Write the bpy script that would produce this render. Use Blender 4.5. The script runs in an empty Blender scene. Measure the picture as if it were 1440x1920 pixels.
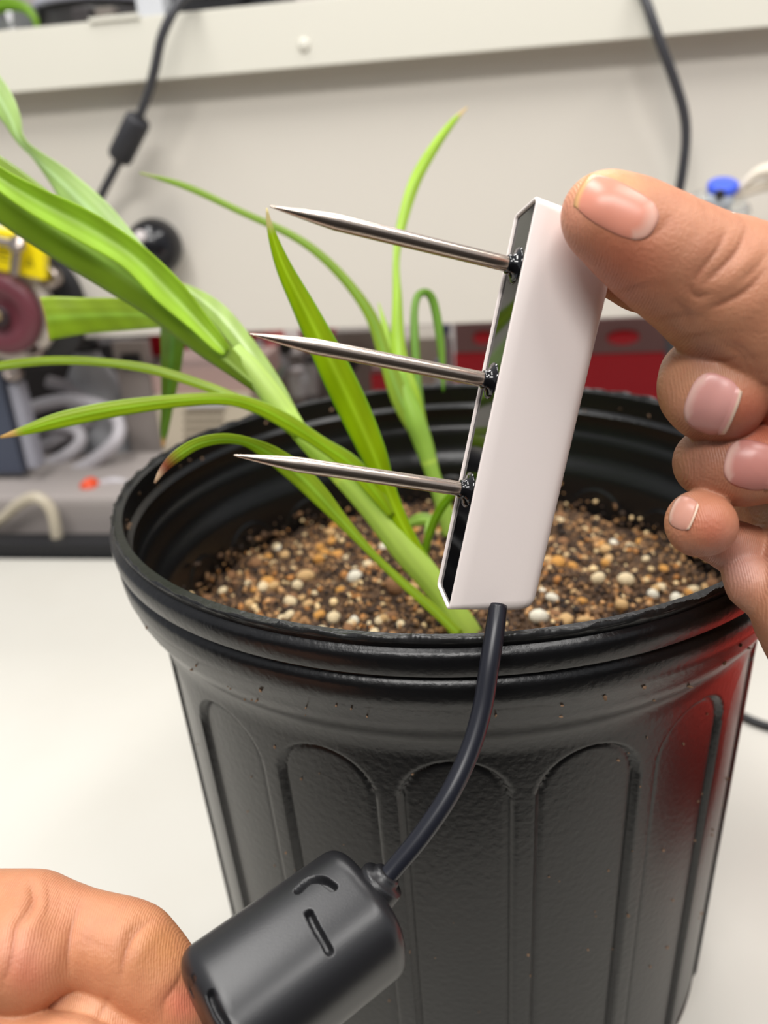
import bpy, bmesh, math, random
import numpy as np
from mathutils import Vector, Matrix
from mathutils.bvhtree import BVHTree

# ---------------------------------------------------------------- camera, world, lights, exposure
SC = bpy.context.scene
COL = SC.collection
random.seed(7); RNG = np.random.default_rng(7)
F = 1550.0                       # focal length in pixels of the 1440 x 1920 frame
H = 0.262                        # height of the pot rim above the bench
PITCH, ROLL = math.radians(22.8), math.radians(-3.9)
_fw = np.array([0, math.cos(PITCH), -math.sin(PITCH)])
_r0 = np.array([1., 0, 0]); _u0 = np.cross(_r0, _fw)
_c, _s = math.cos(ROLL), math.sin(ROLL)
RT = _c*_r0 + _s*_u0; UP = -_s*_r0 + _c*_u0; FW = _fw
CAM = np.array([-0.030, -0.3475, H + 0.1265])

def P(px, py, z):
    """point seen at pixel (px,py) at camera depth z (metres)"""
    return CAM + z*(FW + (px-720)/F*RT + (960-py)/F*UP)

cam_d = bpy.data.cameras.new('camera'); cam = bpy.data.objects.new('camera', cam_d); COL.objects.link(cam)
cam.matrix_world = Matrix(((RT[0], UP[0], -FW[0], CAM[0]), (RT[1], UP[1], -FW[1], CAM[1]),
                           (RT[2], UP[2], -FW[2], CAM[2]), (0, 0, 0, 1)))
cam_d.sensor_fit = 'AUTO'; cam_d.sensor_width = 36; cam_d.lens = 36*F/1920
cam_d.clip_start = 0.01
cam_d.dof.use_dof = True; cam_d.dof.focus_distance = 0.238; cam_d.dof.aperture_fstop = 9.0
SC.camera = cam

SC.view_settings.view_transform = 'Standard'; SC.view_settings.look = 'None'
SC.view_settings.gamma = 1; SC.view_settings.use_curve_mapping = False
SC.view_settings.exposure = 0.14
world = bpy.data.worlds.new('room_light'); SC.world = world; world.use_nodes = True
world.node_tree.nodes['Background'].inputs[0].default_value = (0.93, 0.95, 1.0, 1)
world.node_tree.nodes['Background'].inputs[1].default_value = 0.42

def area(name, loc, size, power, color=(1, .975, .945), target=(0, 0.1, 0.2)):
    l = bpy.data.lights.new(name, 'AREA'); l.shape = 'RECTANGLE'; l.size, l.size_y = size
    l.energy = power; l.color = color
    o = bpy.data.objects.new(name, l); COL.objects.link(o); o.location = loc
    d = Vector(target) - Vector(loc); o.rotation_euler = d.to_track_quat('-Z', 'Y').to_euler()
    return o
area('overhead_light', (-0.5, 0.05, 2.0), (1.2, 0.35), 22)
area('overhead_light', (0.7, -0.35, 2.0), (1.2, 0.35), 17)
area('overhead_light', (-0.3, -1.3, 1.9), (1.2, 0.35), 24)
area('overhead_light', (0.1, 1.7, 2.0), (1.2, 0.35), 22, target=(0, 1.0, 0))  # extra lamp, added to brighten the far bench

# ---------------------------------------------------------------- materials
MATS = {}
def mat(name, color=(.5, .5, .5), rough=.5, metal=0., bump=0., bscale=200., spec=.5, attr=None, sss=0.,
        transl=0., trans=0., ridges=0., var=0., vscale=20., coat=0., vcol=None, bdist=.001, ior=1.45):
    if name in MATS: return MATS[name]
    m = bpy.data.materials.new(name); m.use_nodes = True; nt = m.node_tree; N = nt.nodes; L = nt.links
    b = N['Principled BSDF']; out = N['Material Output']
    b.inputs['Base Color'].default_value = (*color, 1); b.inputs['Roughness'].default_value = rough
    b.inputs['Metallic'].default_value = metal; b.inputs['Specular IOR Level'].default_value = spec
    b.inputs['Coat Weight'].default_value = coat; b.inputs['IOR'].default_value = ior
    b.inputs['Transmission Weight'].default_value = trans
    tc = N.new('ShaderNodeTexCoord')
    csock = None
    if attr:
        a = N.new('ShaderNodeAttribute'); a.attribute_name = attr; csock = a.outputs['Color']
        L.new(csock, b.inputs['Base Color'])
    if var > 0:
        n = N.new('ShaderNodeTexNoise'); n.inputs['Scale'].default_value = vscale; n.inputs['Detail'].default_value = 5
        L.new(tc.outputs['Object'], n.inputs['Vector'])
        mx = N.new('ShaderNodeMix'); mx.data_type = 'RGBA'
        if csock: L.new(csock, mx.inputs['A'])
        else: mx.inputs['A'].default_value = (*color, 1)
        vc = vcol or tuple(c*.5 for c in color)
        mx.inputs['B'].default_value = (*vc, 1)
        r = N.new('ShaderNodeMapRange'); r.inputs['From Min'].default_value = .45; r.inputs['From Max'].default_value = .75
        r.inputs['To Max'].default_value = var
        L.new(n.outputs['Fac'], r.inputs['Value']); L.new(r.outputs['Result'], mx.inputs['Factor'])
        L.new(mx.outputs['Result'], b.inputs['Base Color']); csock = mx.outputs['Result']
    if sss > 0:
        b.inputs['Subsurface Weight'].default_value = sss
        b.inputs['Subsurface Radius'].default_value = (1, .35, .2); b.inputs['Subsurface Scale'].default_value = .004
    if bump > 0:
        n = N.new('ShaderNodeTexNoise'); n.inputs['Scale'].default_value = bscale; n.inputs['Detail'].default_value = 4
        L.new(tc.outputs['Object'], n.inputs['Vector'])
        bp = N.new('ShaderNodeBump'); bp.inputs['Strength'].default_value = bump; bp.inputs['Distance'].default_value = bdist
        if ridges > 0:
            w = N.new('ShaderNodeTexWave'); w.inputs['Scale'].default_value = ridges; w.inputs['Distortion'].default_value = 7; w.inputs['Detail'].default_value = 1.5
            w.inputs['Detail Scale'].default_value = .25; L.new(tc.outputs['Object'], w.inputs['Vector'])
            ad = N.new('ShaderNodeMath'); ad.operation = 'MULTIPLY_ADD'; ad.inputs[1].default_value = .30
            L.new(w.outputs['Fac'], ad.inputs[0]); L.new(n.outputs['Fac'], ad.inputs[2]); L.new(ad.outputs[0], bp.inputs['Height'])
        else: L.new(n.outputs['Fac'], bp.inputs['Height'])
        L.new(bp.outputs['Normal'], b.inputs['Normal'])
    if transl > 0:
        t = N.new('ShaderNodeBsdfTranslucent'); ms = N.new('ShaderNodeMixShader'); ms.inputs['Fac'].default_value = transl
        if csock: L.new(csock, t.inputs['Color'])
        else: t.inputs['Color'].default_value = (*color, 1)
        L.new(b.outputs['BSDF'], ms.inputs[1]); L.new(t.outputs['BSDF'], ms.inputs[2]); L.new(ms.outputs['Shader'], out.inputs['Surface'])
    MATS[name] = m
    return m

def s2l(r, g, b):
    f = lambda v: (v/255/12.92 if v/255 <= .04045 else ((v/255+.055)/1.055)**2.4)
    return (f(r), f(g), f(b))

# ---------------------------------------------------------------- helpers
def tag(o, label=None, cat=None, group=None, kind=None):
    if label: o['label'] = label
    if cat: o['category'] = cat
    if group: o['group'] = group
    if kind: o['kind'] = kind
    return o

def mesh_obj(name, verts, faces, m, parent=None, smooth=True):
    me = bpy.data.meshes.new(name)
    if isinstance(verts, np.ndarray): verts = verts.tolist()
    if isinstance(faces, np.ndarray): faces = faces.tolist()
    me.from_pydata(verts, [], faces); me.update()
    if smooth: me.polygons.foreach_set('use_smooth', [True]*len(me.polygons))
    me.materials.append(m)
    o = bpy.data.objects.new(name, me); COL.objects.link(o)
    if parent: attach(o, parent)
    return o

def attach(o, parent):
    """parent is always an unrotated Empty or mesh: keep world place"""
    o.parent = parent
    o.matrix_parent_inverse = (parent_world(parent)).inverted()
def parent_world(p):
    m = p.matrix_basis.copy()
    if p.parent: m = parent_world(p.parent) @ p.matrix_parent_inverse @ m
    return m

def bm_obj(name, bm, m, parent=None, smooth=True):
    me = bpy.data.meshes.new(name); bm.normal_update(); bm.to_mesh(me); bm.free()
    if smooth: me.polygons.foreach_set('use_smooth', [True]*len(me.polygons))
    me.materials.append(m)
    o = bpy.data.objects.new(name, me); COL.objects.link(o)
    if parent: attach(o, parent)
    return o

def empty(name, loc, label, cat, group=None):
    o = bpy.data.objects.new(name, None); COL.objects.link(o); o.location = loc; o.empty_display_size = .02
    return tag(o, label, cat, group)

def set_col(o, cols):
    a = o.data.color_attributes.new('Col', 'FLOAT_COLOR', 'POINT')
    c = np.ones((len(cols), 4), np.float32); c[:, :3] = cols
    a.data.foreach_set('color', c.ravel())

def catmull(pts, n):
    p = np.asarray(pts, float); m = len(p)
    q = np.vstack([2*p[0]-p[1], p, 2*p[-1]-p[-2]])
    d = np.r_[0, np.cumsum(np.linalg.norm(np.diff(p[:, :3], axis=0), axis=1)+1e-9)]
    t = np.linspace(0, d[-1], n); i = np.clip(np.searchsorted(d, t, 'right')-1, 0, m-2)
    u = ((t-d[i])/(d[i+1]-d[i]))[:, None]
    a, b, c, e = q[i], q[i+1], q[i+2], q[i+3]
    return .5*(2*b+(c-a)*u+(2*a-5*b+4*c-e)*u**2+(3*b-a-3*c+e)*u**3)

def tube(name, pts, rad, m, parent=None, n=60, k=14, cap=True):
    """smooth tube through world points; rad: number or per point"""
    pts = np.asarray(pts, float); r = np.full(len(pts), rad) if np.isscalar(rad) else np.asarray(rad, float)
    q = catmull(np.c_[pts, r], n); c, r = q[:, :3], q[:, 3]
    T = np.gradient(c, axis=0); T /= np.linalg.norm(T, axis=1)[:, None]
    N = np.zeros_like(c); a = np.cross(T[0], [0.31, .2, .9]); N[0] = a/np.linalg.norm(a)
    for i in range(1, n):
        v = N[i-1]-T[i]*np.dot(N[i-1], T[i]); N[i] = v/np.linalg.norm(v)
    B = np.cross(T, N); th = np.linspace(0, 2*np.pi, k, endpoint=False)
    V = c[:, None]+r[:, None, None]*(np.cos(th)[None, :, None]*N[:, None]+np.sin(th)[None, :, None]*B[:, None])
    V = V.reshape(-1, 3); fs = []
    for i in range(n-1):
        for j in range(k):
            fs.append((i*k+j, i*k+(j+1) % k, (i+1)*k+(j+1) % k, (i+1)*k+j))
    if cap: fs.append(tuple(range(k-1, -1, -1))); fs.append(tuple((n-1)*k+j for j in range(k)))
    return mesh_obj(name, V, fs, m, parent)

def pxtube(name, pp, m, parent=None, n=60, k=14):
    """pp: (px,py,depth,radius in px)"""
    return tube(name, [P(a, b, z) for a, b, z, r in pp], [r*z/F for a, b, z, r in pp], m, parent, n, k)

YAW = math.radians(-9.5)
XD = Vector((math.cos(YAW), math.sin(YAW), 0)); YD = Vector((-math.sin(YAW), math.cos(YAW), 0)); ZD = Vector((0, 0, 1))
ROOM = Matrix((XD, YD, ZD)).transposed().to_4x4()

def box_bm(cx, cy, cz, sx, sy, sz, bev=.002, seg=2, M=None):
    bm = bmesh.new(); bmesh.ops.create_cube(bm, size=1, matrix=Matrix.Diagonal((sx, sy, sz, 1)))
    if bev > 0: bmesh.ops.bevel(bm, geom=bm.edges[:], offset=bev, segments=seg, affect='EDGES', profile=.7)
    mm = Matrix.Translation((cx, cy, cz)) @ (M or Matrix.Identity(4))
    bmesh.ops.transform(bm, matrix=mm, verts=bm.verts)
    return bm

def room_plane_pt(px, py, yr):
    """hit of pixel ray with the plane  YD.p = yr"""
    d = Vector(FW + (px-720)/F*RT + (960-py)/F*UP); c = Vector(CAM)
    t = (yr - c.dot(YD))/d.dot(YD)
    return c + t*d
def floor_pt(px, py, z):
    d = Vector(FW + (px-720)/F*RT + (960-py)/F*UP); c = Vector(CAM)
    return c + d*((z-c.z)/d.z)

def pbox(name, x0, y0, x1, y1, yr, depth, m, parent=None, bev=.003, z0=None, z1=None):
    """box in room axes whose front face (plane YD.p=yr) spans the pixels given at its middle"""
    mx, my = (x0+x1)/2, (y0+y1)/2
    l = room_plane_pt(x0, my, yr).dot(XD); r = room_plane_pt(x1, my, yr).dot(XD)
    t = room_plane_pt(mx, y0, yr).z if z1 is None else z1
    b = room_plane_pt(mx, y1, yr).z if z0 is None else z0
    c = XD*((l+r)/2) + YD*(yr+depth/2) + ZD*((t+b)/2)
    bm = box_bm(c.x, c.y, c.z, abs(r-l), depth, abs(t-b), min(bev, abs(t-b)*.3), 2, ROOM)
    return bm_obj(name, bm, m, parent, smooth=False)

def lathe_bm(profile, k=48, M=None):
    """profile (r,z) list; axis z"""
    bm = bmesh.new(); rings = []
    for r, z in profile:
        rings.append([bm.verts.new((r*math.cos(2*math.pi*j/k), r*math.sin(2*math.pi*j/k), z)) for j in range(k)])
    for a, b in zip(rings, rings[1:]):
        for j in range(k): bm.faces.new((a[j], a[(j+1) % k], b[(j+1) % k], b[j]))
    bm.faces.new(rings[0][::-1]); bm.faces.new(rings[-1])
    bmesh.ops.recalc_face_normals(bm, faces=bm.faces)
    if M is not None: bmesh.ops.transform(bm, matrix=M, verts=bm.verts)
    return bm
def axis_M(loc, direction):
    q = Vector(direction).to_track_quat('Z', 'Y')
    return Matrix.Translation(Vector(loc)) @ q.to_matrix().to_4x4()

# ================================================================ SETTING
m_bench = mat('bench_laminate', s2l(204, 201, 192), .42, bump=.05, bscale=900, var=.10, vscale=14, vcol=s2l(190, 183, 168))
m_panel = mat('painted_panel', s2l(222, 216, 205), .45, bump=.06, bscale=500, var=.08, vscale=6, vcol=s2l(204, 197, 186))
m_rail = mat('cream_rail_paint', s2l(224, 221, 208), .4)
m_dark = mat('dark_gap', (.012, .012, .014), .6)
m_wallg = mat('far_wall_paint', s2l(196, 186, 180), .8)
m_floor = mat('floor_vinyl', s2l(110, 106, 100), .5, var=.2, vscale=3)

yb = floor_pt(100, 1048, 0).dot(YD)      # back edge of the bench in room axes
bench = empty('workbench', (0, 0, 0), 'white laminate lab workbench top carrying the black pot', 'workbench')
c = YD*(yb-.72/2) + ZD*(-.015)
bm_obj('worktop', box_bm(c.x, c.y, c.z, 3.0, .72, .03, .002, 2, ROOM), m_bench, bench, False)
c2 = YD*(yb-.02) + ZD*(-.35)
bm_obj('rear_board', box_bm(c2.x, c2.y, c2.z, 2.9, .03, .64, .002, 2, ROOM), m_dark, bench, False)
c = YD*1.2 + ZD*(-.80)
tag(bm_obj('floor', box_bm(c.x, c.y, c.z, 6, 6, .04, 0, 1, ROOM), m_floor, None, False), kind='structure')
c = YD*2.6 + ZD*(.5)
tag(bm_obj('wall_back', box_bm(c.x, c.y, c.z, 6, .1, 2.6, 0, 1, ROOM), m_wallg, None, False), kind='structure')

c = YD*(-1.05) + ZD*(.02)
tag(bm_obj('light_block_wall', box_bm(c.x, c.y, c.z, 6, .1, 1.64, 0, 1, ROOM), mat('light_block_dark', s2l(52, 50, 48), .7), None, False), kind='structure')  # unseen dark wall, added to keep front light off the pot
# reagent shelf unit over the far side: rail lip, shelf board, back panel
yp = 0.62
shelf = empty('reagent_shelf', tuple(YD*yp + ZD*.22), 'beige painted shelf with raised front rail and tall flat panel under it', 'shelf')
zb = room_plane_pt(750, 611, yp).z; zt = room_plane_pt(750, 118, yp).z
def slab(name, x0, x1, y0, y1, z0, z1, m, parent, bev=.0015):
    c = XD*((x0+x1)/2)+YD*((y0+y1)/2)+ZD*((z0+z1)/2)
    return bm_obj(name, box_bm(c.x, c.y, c.z, x1-x0, y1-y0, z1-z0, bev, 2, ROOM), m, parent, False)
slab('back_panel', -1.5, 1.5, yp, yp+.018, zb, zt+.01, m_panel, shelf)
zr0 = room_plane_pt(750, 110, yp-.03).z; zr1 = room_plane_pt(300, 27, yp-.03).z
slab('front_rail', -1.5, 1.5, yp-.03, yp-.024, zr0, zr1, m_rail, shelf, .0012)
slab('shelf_board', -1.5, 1.5, yp-.0235, yp+.26, zr0+.004, zr0+.012, mat('shelf_board_paint', s2l(150, 146, 138), .5), shelf, .001)
# rail bolt and the small overlapping strip on the rail's top edge
q = room_plane_pt(570, 84, yp-.0305)
bm_obj('bolt_cap', lathe_bm([(0.0005, .0022), (.004, .002), (.0062, .001), (.0068, -.0004)], 24, axis_M(q, -YD)), m_rail, shelf)
a0 = room_plane_pt(168, 41, yp-.031); a1 = room_plane_pt(262, 31, yp-.031)
slab('edge_strip', a0.dot(XD), a1.dot(XD), yp-.0325, yp-.0305, zr1-.0015, zr1+.003, m_rail, shelf, .0005)

# ================================================================ NURSERY POT
m_pot = mat('black_pot_plastic', (.0040, .0040, .0046), .30, bump=.28, bscale=420, spec=.5, var=.6, vscale=9, vcol=(.009, .009, .0095), bdist=.0006)
m_potin = m_pot
PA = -5.6                        # angle of one arch panel, 18 panels
body_prof = [(.1413, 0), (.1416, 0), (.1446, 0), (.1450, 0), (.1452, -.0004), (.1449, -.0016), (.1447, -.0028), (.1456, -.0034), (.1466, -.0042), (.1471, -.0056),
             (.1471, -.0080), (.1467, -.0105), (.1462, -.0117), (.1446, -.0122), (.1439, -.0128), (.1438, -.0138), (.1447, -.0147),
             (.1455, -.0156), (.1459, -.0170), (.1456, -.0205), (.1451, -.0240), (.1444, -.0247), (.1432, -.0300), (.1412, -.0340),
             (.1392, -.0378), (.1383, -.0386), (.1362, -.0415), (.1345, -.0450), (.1336, -.0500)]
z = -.0520
while z > -.0725:
    body_prof.append((.1336-(-z-.05)*.040, z)); z -= .0007
while z > -.2605:
    body_prof.append((.1336-(-z-.05)*.040, z)); z -= .0032
body_prof += [(.1246, -.2610), (.1238, -.2620)]
K = 18*44
def panel(th, z, sgn=1):
    """indent of the arched panels"""
    a = np.degrees(th)-PA; a = (a+10) % 20-10
    R0 = .1336-(-z-.05)*.040; x = np.radians(np.abs(a))*R0; hw = math.radians(8.5)*R0
    zc = -.0725
    d = np.where(z > zc, hw-np.sqrt(x*x+((z-zc)*1.0)**2), hw-x)
    d = np.minimum(d, (z+.262)*1.2)
    t = np.clip(d/.0020, 0, 1); ind = .0019*t*t*(3-2*t)
    groove = .0007*np.exp(-((d-.0014)/.0010)**2)         # pressed outline round each panel
    return np.where((z < -.0505), ind+groove, 0)
def build_pot():
    th = np.arange(K)*2*np.pi/K
    V = []; prof_o = body_prof
    # angle measured from -Y (front) towards +X
    def ring(r, z, k=1.0):
        rr = r-panel(th, z)*k
        wob = 1+.0012*np.sin(2*th+.6)+.0007*np.sin(5*th+1)
        rr = rr*wob
        return np.stack([rr*np.sin(th), -rr*np.cos(th), np.full(K, z+H)], -1)
    for r, z in prof_o: V.append(ring(r, z))
    V.append(ring(.118, -.262, 0)); V.append(ring(.05, -.260, 0))
    inner = [(.1412, -.0003), (.1411, -.0012), (.1413, -.0060), (.1413, -.0102), (.1402, -.0116), (.1393, -.0124), (.1391, -.0144), (.1397, -.0156), (.1400, -.0172), (.1398, -.0232),
             (.1390, -.0246), (.1382, -.0256), (.1377, -.0300), (.1374, -.0345), (.1366, -.0388), (.1348, -.0412), (.1326, -.0450), (.1317, -.0475), (.1316, -.0500)]
    inner += [(r-.0022, z) for r, z in prof_o if -.2600 < z < -.0515]
    inner = inner[::-1]
    V.append(ring(.05, -.2585, 0)); V.append(ring(.12, -.2590, 0))
    for r, z in inner: V.append(ring(r, z, .45))
    n = len(V); V = np.concatenate(V)
    i = np.arange(n)[:, None]; j = np.arange(K)[None]
    i2 = (i+1) % n
    Fc = np.stack([i*K+j, i2*K+j, i2*K+(j+1) % K, i*K+(j+1) % K], -1)
    # leave a hole loop between the two bottom centre rings closed by the lathe itself
    return V, Fc.reshape(-1, 4)
pot = empty('nursery_pot', (0, 0, 0), 'large round black plastic nursery pot with arched panels and stepped rim on the bench', 'plant pot')
V, Fc = build_pot()
pb = mesh_obj('pot_body', V, Fc, m_pot, pot); pb.data.set_sharp_from_angle(angle=math.radians(38))
# ragged moulding flash standing on the rim
k2 = 1400; th = np.arange(k2)*2*np.pi/k2
hgt = .0010+.0003*np.sin(th*23+1.2*np.sin(th*7))+.0004*np.sin(th*61+2)*np.sin(th*5)+.0005*RNG.random(k2)
hgt = np.clip(hgt*np.where(np.sin(th*3+.6) > -.7, 1, .5), .0003, .0032)
wv = .0004*np.sin(th*47)+.0002*np.sin(th*113)
V = []
for r, zz in ((.1447, -.001+0*th), (.1449+wv, hgt), (.1453+wv, hgt), (.1452, -.001+0*th)):
    rr = r*(1+.0012*np.sin(2*th+.6)+.0007*np.sin(5*th+1))
    V.append(np.stack([rr*np.sin(th), -rr*np.cos(th), zz+H], -1))
V = np.concatenate(V); i = np.arange(3)[:, None]; j = np.arange(k2)[None]
Fc = np.stack([i*k2+j, (i+1)*k2+j, (i+1)*k2+(j+1) % k2, i*k2+(j+1) % k2], -1).reshape(-1, 4)
mesh_obj('rim_flash', V, Fc[:, ::-1], mat('flash_plastic', (.012, .012, .012), .3), pot)
# soil crumbs and dust stuck to the pot (outside and on the inner wall)
def blob_mesh(bm, c, r, sq, rng, sub=1):
    M = Matrix.Translation(c) @ Matrix.Rotation(rng.random()*6.28, 4, Vector((rng.random()-.5, rng.random()-.5, rng.random()-.5)).normalized()) @ Matrix.Diagonal((r*sq[0], r*sq[1], r*sq[2], 1))
    g = bmesh.ops.create_icosphere(bm, subdivisions=sub, radius=1, matrix=M)
    return g['verts']
rr_ = random.Random(3); bm = bmesh.new()
for _ in range(110):
    a = rr_.uniform(-70, 75); z = rr_.uniform(-.0255, -.037) if rr_.random() < .35 else rr_.uniform(-.055, -.21)
    rad = np.interp(-z, [-p[1] for p in body_prof[2:]], [p[0] for p in body_prof[2:]])
    t = math.radians(a); rad = (rad-float(panel(np.array([t]), z)[0]))*(1+.0012*math.sin(2*t+.6)+.0007*math.sin(5*t+1))+.0001
    s = rr_.uniform(.0002, .0006)*(1.4 if a > 0 else 1)
    blob_mesh(bm, (rad*math.sin(t), -rad*math.cos(t), H+z), s, (1, .6, rr_.uniform(.4, 2.2)), rr_)
for _ in range(90):
    a = rr_.choice([rr_.uniform(-120, -80), rr_.uniform(110, 250)]); z = rr_.uniform(-.004, -.035)
    rad = np.interp(-z, [-p[1] for p in body_prof[2:]], [p[0] for p in body_prof[2:]])-.0017
    rad = min(rad, .1410); t = math.radians(a); s = rr_.uniform(.0003, .001)
    blob_mesh(bm, (rad*math.sin(t), -rad*math.cos(t), H+z), s, (1.3, .5, 1), rr_)
tag(bm_obj('soil_specks', bm, mat('dry_crumb', s2l(140, 112, 88), .9), pot, False), kind='stuff')

# ================================================================ SOIL
ZS = H-.071
def soil_h(x, y):
    r = np.hypot(x, y)
    return ZS+.010*np.exp(-(r/.075)**2)+.0022*np.sin(x*95+1)*np.cos(y*80)+.0016*np.sin(x*210+y*170)
m_soil = mat('peat_soil', s2l(62, 46, 34), .95, bump=1.0, bscale=300, var=1, vscale=160, vcol=s2l(112, 84, 58), bdist=.003)
nr, na = 70, 160
rs = np.linspace(.0, .1290, nr)[:, None]; ta = np.linspace(0, 2*np.pi, na, endpoint=False)[None]
X, Y = rs*np.cos(ta), rs*np.sin(ta); Z = soil_h(X, Y)+RNG.normal(0, .0006, X.shape); Z[0] = Z[0].mean()
V = np.stack([X, Y, Z], -1).reshape(-1, 3)
i = np.arange(nr-1)[:, None]; j = np.arange(na)[None]
Fc = np.stack([i*na+j, (i+1)*na+j, (i+1)*na+(j+1) % na, i*na+(j+1) % na], -1).reshape(-1, 4)
soil = mesh_obj('potting_soil', V, Fc, m_soil)
tag(soil, 'dark brown potting soil with tan perlite pebbles filling the black pot', 'soil')
PEB = [mat('pebble_%s' % n, s2l(*c), .75, bump=.5, bscale=700, var=.7, vscale=260, vcol=s2l(*v)) for n, c, v in
       (('cream', (236, 216, 176), (196, 164, 118)), ('tan', (214, 176, 122), (160, 116, 70)), ('amber', (214, 156, 78), (168, 104, 46)),
        ('brown', (150, 108, 72), (98, 66, 42)), ('white', (238, 232, 214), (206, 190, 158)))]
def pebble_mesh(seed, m):
    r = random.Random(seed); bm = bmesh.new(); bmesh.ops.create_icosphere(bm, subdivisions=2, radius=1)
    ph = [(Vector((r.gauss(0, 1), r.gauss(0, 1), r.gauss(0, 1))).normalized(), r.uniform(.08, .28)) for _ in range(7)]
    for v in bm.verts:
        k = 1.
        for d, a in ph: k += a*max(0, v.co.normalized().dot(d)-.25)-a*.22
        v.co *= k
    me = bpy.data.meshes.new('pebble'); bm.to_mesh(me); bm.free()
    me.polygons.foreach_set('use_smooth', [True]*len(me.polygons)); me.materials.append(m)
    return me
pms = [pebble_mesh(s, PEB[[0, 1, 1, 2, 3, 4, 0, 1, 2, 0, 3, 2][s % 12]]) for s in range(24)]
pr = random.Random(11); spots = []
def soil_spot(rng, size):
    while True:
        t = rng.uniform(0, 6.2832); r = .124*math.sqrt(rng.random()); x, y = r*math.cos(t), r*math.sin(t)
        if y < -.085: continue
        return x, y
# a few of the stones the photograph shows large: (px,py,radius px,mesh)
big = [(573, 1078, 16, 1), (500, 1085, 13, 3), (666, 1090, 15, 5), (600, 1018, 12, 3), (742, 1112, 20, 4), (625, 1158, 14, 0), (545, 1172, 12, 0),
       (1176, 1085, 18, 0), (1120, 1098, 15, 9), (1226, 1102, 11, 5), (1268, 1112, 12, 5), (1035, 1130, 10, 5), (1165, 1132, 13, 1), (1010, 1178, 15, 5),
       (1046, 1062, 15, 3), (1075, 1055, 11, 3), (1136, 1056, 10, 3), (1150, 1012, 9, 5), (1295, 1088, 9, 1), (1095, 1165, 12, 1), (1060, 1165, 14, 7),
       (1160, 1185, 12, 0), (850, 1050, 12, 1), (760, 1055, 14, 0), (720, 1035, 11, 5), (690, 1060, 10, 6), (640, 1118, 9, 3), (480, 1048, 12, 4), (432, 1068, 11, 4)]
placed = []
for px, py, rp, mi in big:
    q = floor_pt(px, py, ZS+.006); zz = float(soil_h(q.x, q.y)); s = rp*.385/F
    placed.append((q.x, q.y, zz+s*.45, s*1.15, pms[mi]))
while len(placed) < 300:
    x, y = soil_spot(pr, 0); s = pr.uniform(.0014, .0036)
    placed.append((x, y, float(soil_h(x, y))+s*.35, s, pms[pr.randrange(24)]))
for x, y, z, s, me in placed:
    o = bpy.data.objects.new('pebble', me); COL.objects.link(o)
    o.matrix_basis = Matrix.Translation((x, y, z)) @ Matrix.Rotation(pr.uniform(0, 6.28), 4, 'Z') @ Matrix.Rotation(pr.uniform(-.6, .6), 4, 'X') @ Matrix.Diagonal((s*pr.uniform(.9, 1.35), s, s*pr.uniform(.65, .95), 1))
    o.parent = soil
# the fine grit, past counting
bm = bmesh.new(); bmesh.ops.create_icosphere(bm, subdivisions=1, radius=1)
bv = np.array([v.co[:] for v in bm.verts]); bf = np.array([[v.index for v in f.verts] for f in bm.faces]); bm.free()
NG = 15000
t = RNG.uniform(0, 2*np.pi, NG); r = .1265*np.sqrt(RNG.random(NG)); gx, gy = r*np.cos(t), r*np.sin(t)
gs = RNG.uniform(.0004, .0015, NG)*np.where(RNG.random(NG) < .15, 1.4, 1)
gz = soil_h(gx, gy)+gs*.5
# a fringe of crumbs clinging to the wall just above the soil
fr = RNG.random(NG) < .05; ang = RNG.uniform(0, 2*np.pi, NG)
wr = .1282; gx = np.where(fr, wr*np.cos(ang), gx); gy = np.where(fr, wr*np.sin(ang), gy)
gz = np.where(fr, ZS+np.abs(RNG.normal(0, .006, NG)), gz)
Vb = bv[None]*RNG.uniform(.7, 1.3, (NG, 12, 1))*RNG.uniform(.6, 1.4, (NG, 1, 3))*gs[:, None, None]
Vb = Vb+np.stack([gx, gy, gz], -1)[:, None]
Fb = bf[None]+12*np.arange(NG)[:, None, None]
grit = mesh_obj('grit', Vb.reshape(-1, 3), Fb.reshape(-1, 3), mat('grit', (.5, .5, .5), .85, attr='Col'), soil)
pal = np.array([s2l(*c) for c in ((58, 42, 30), (84, 60, 40), (120, 88, 58), (156, 116, 74), (196, 150, 100), (226, 196, 146), (96, 72, 50), (40, 30, 24), (176, 120, 64))])
ci = pal[RNG.choice(len(pal), NG, p=[.22, .19, .13, .10, .07, .04, .11, .10, .04])]*RNG.uniform(.8, 1.15, (NG, 1))
set_col(grit, np.repeat(ci, 12, 0)); tag(grit, kind='stuff')

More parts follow.
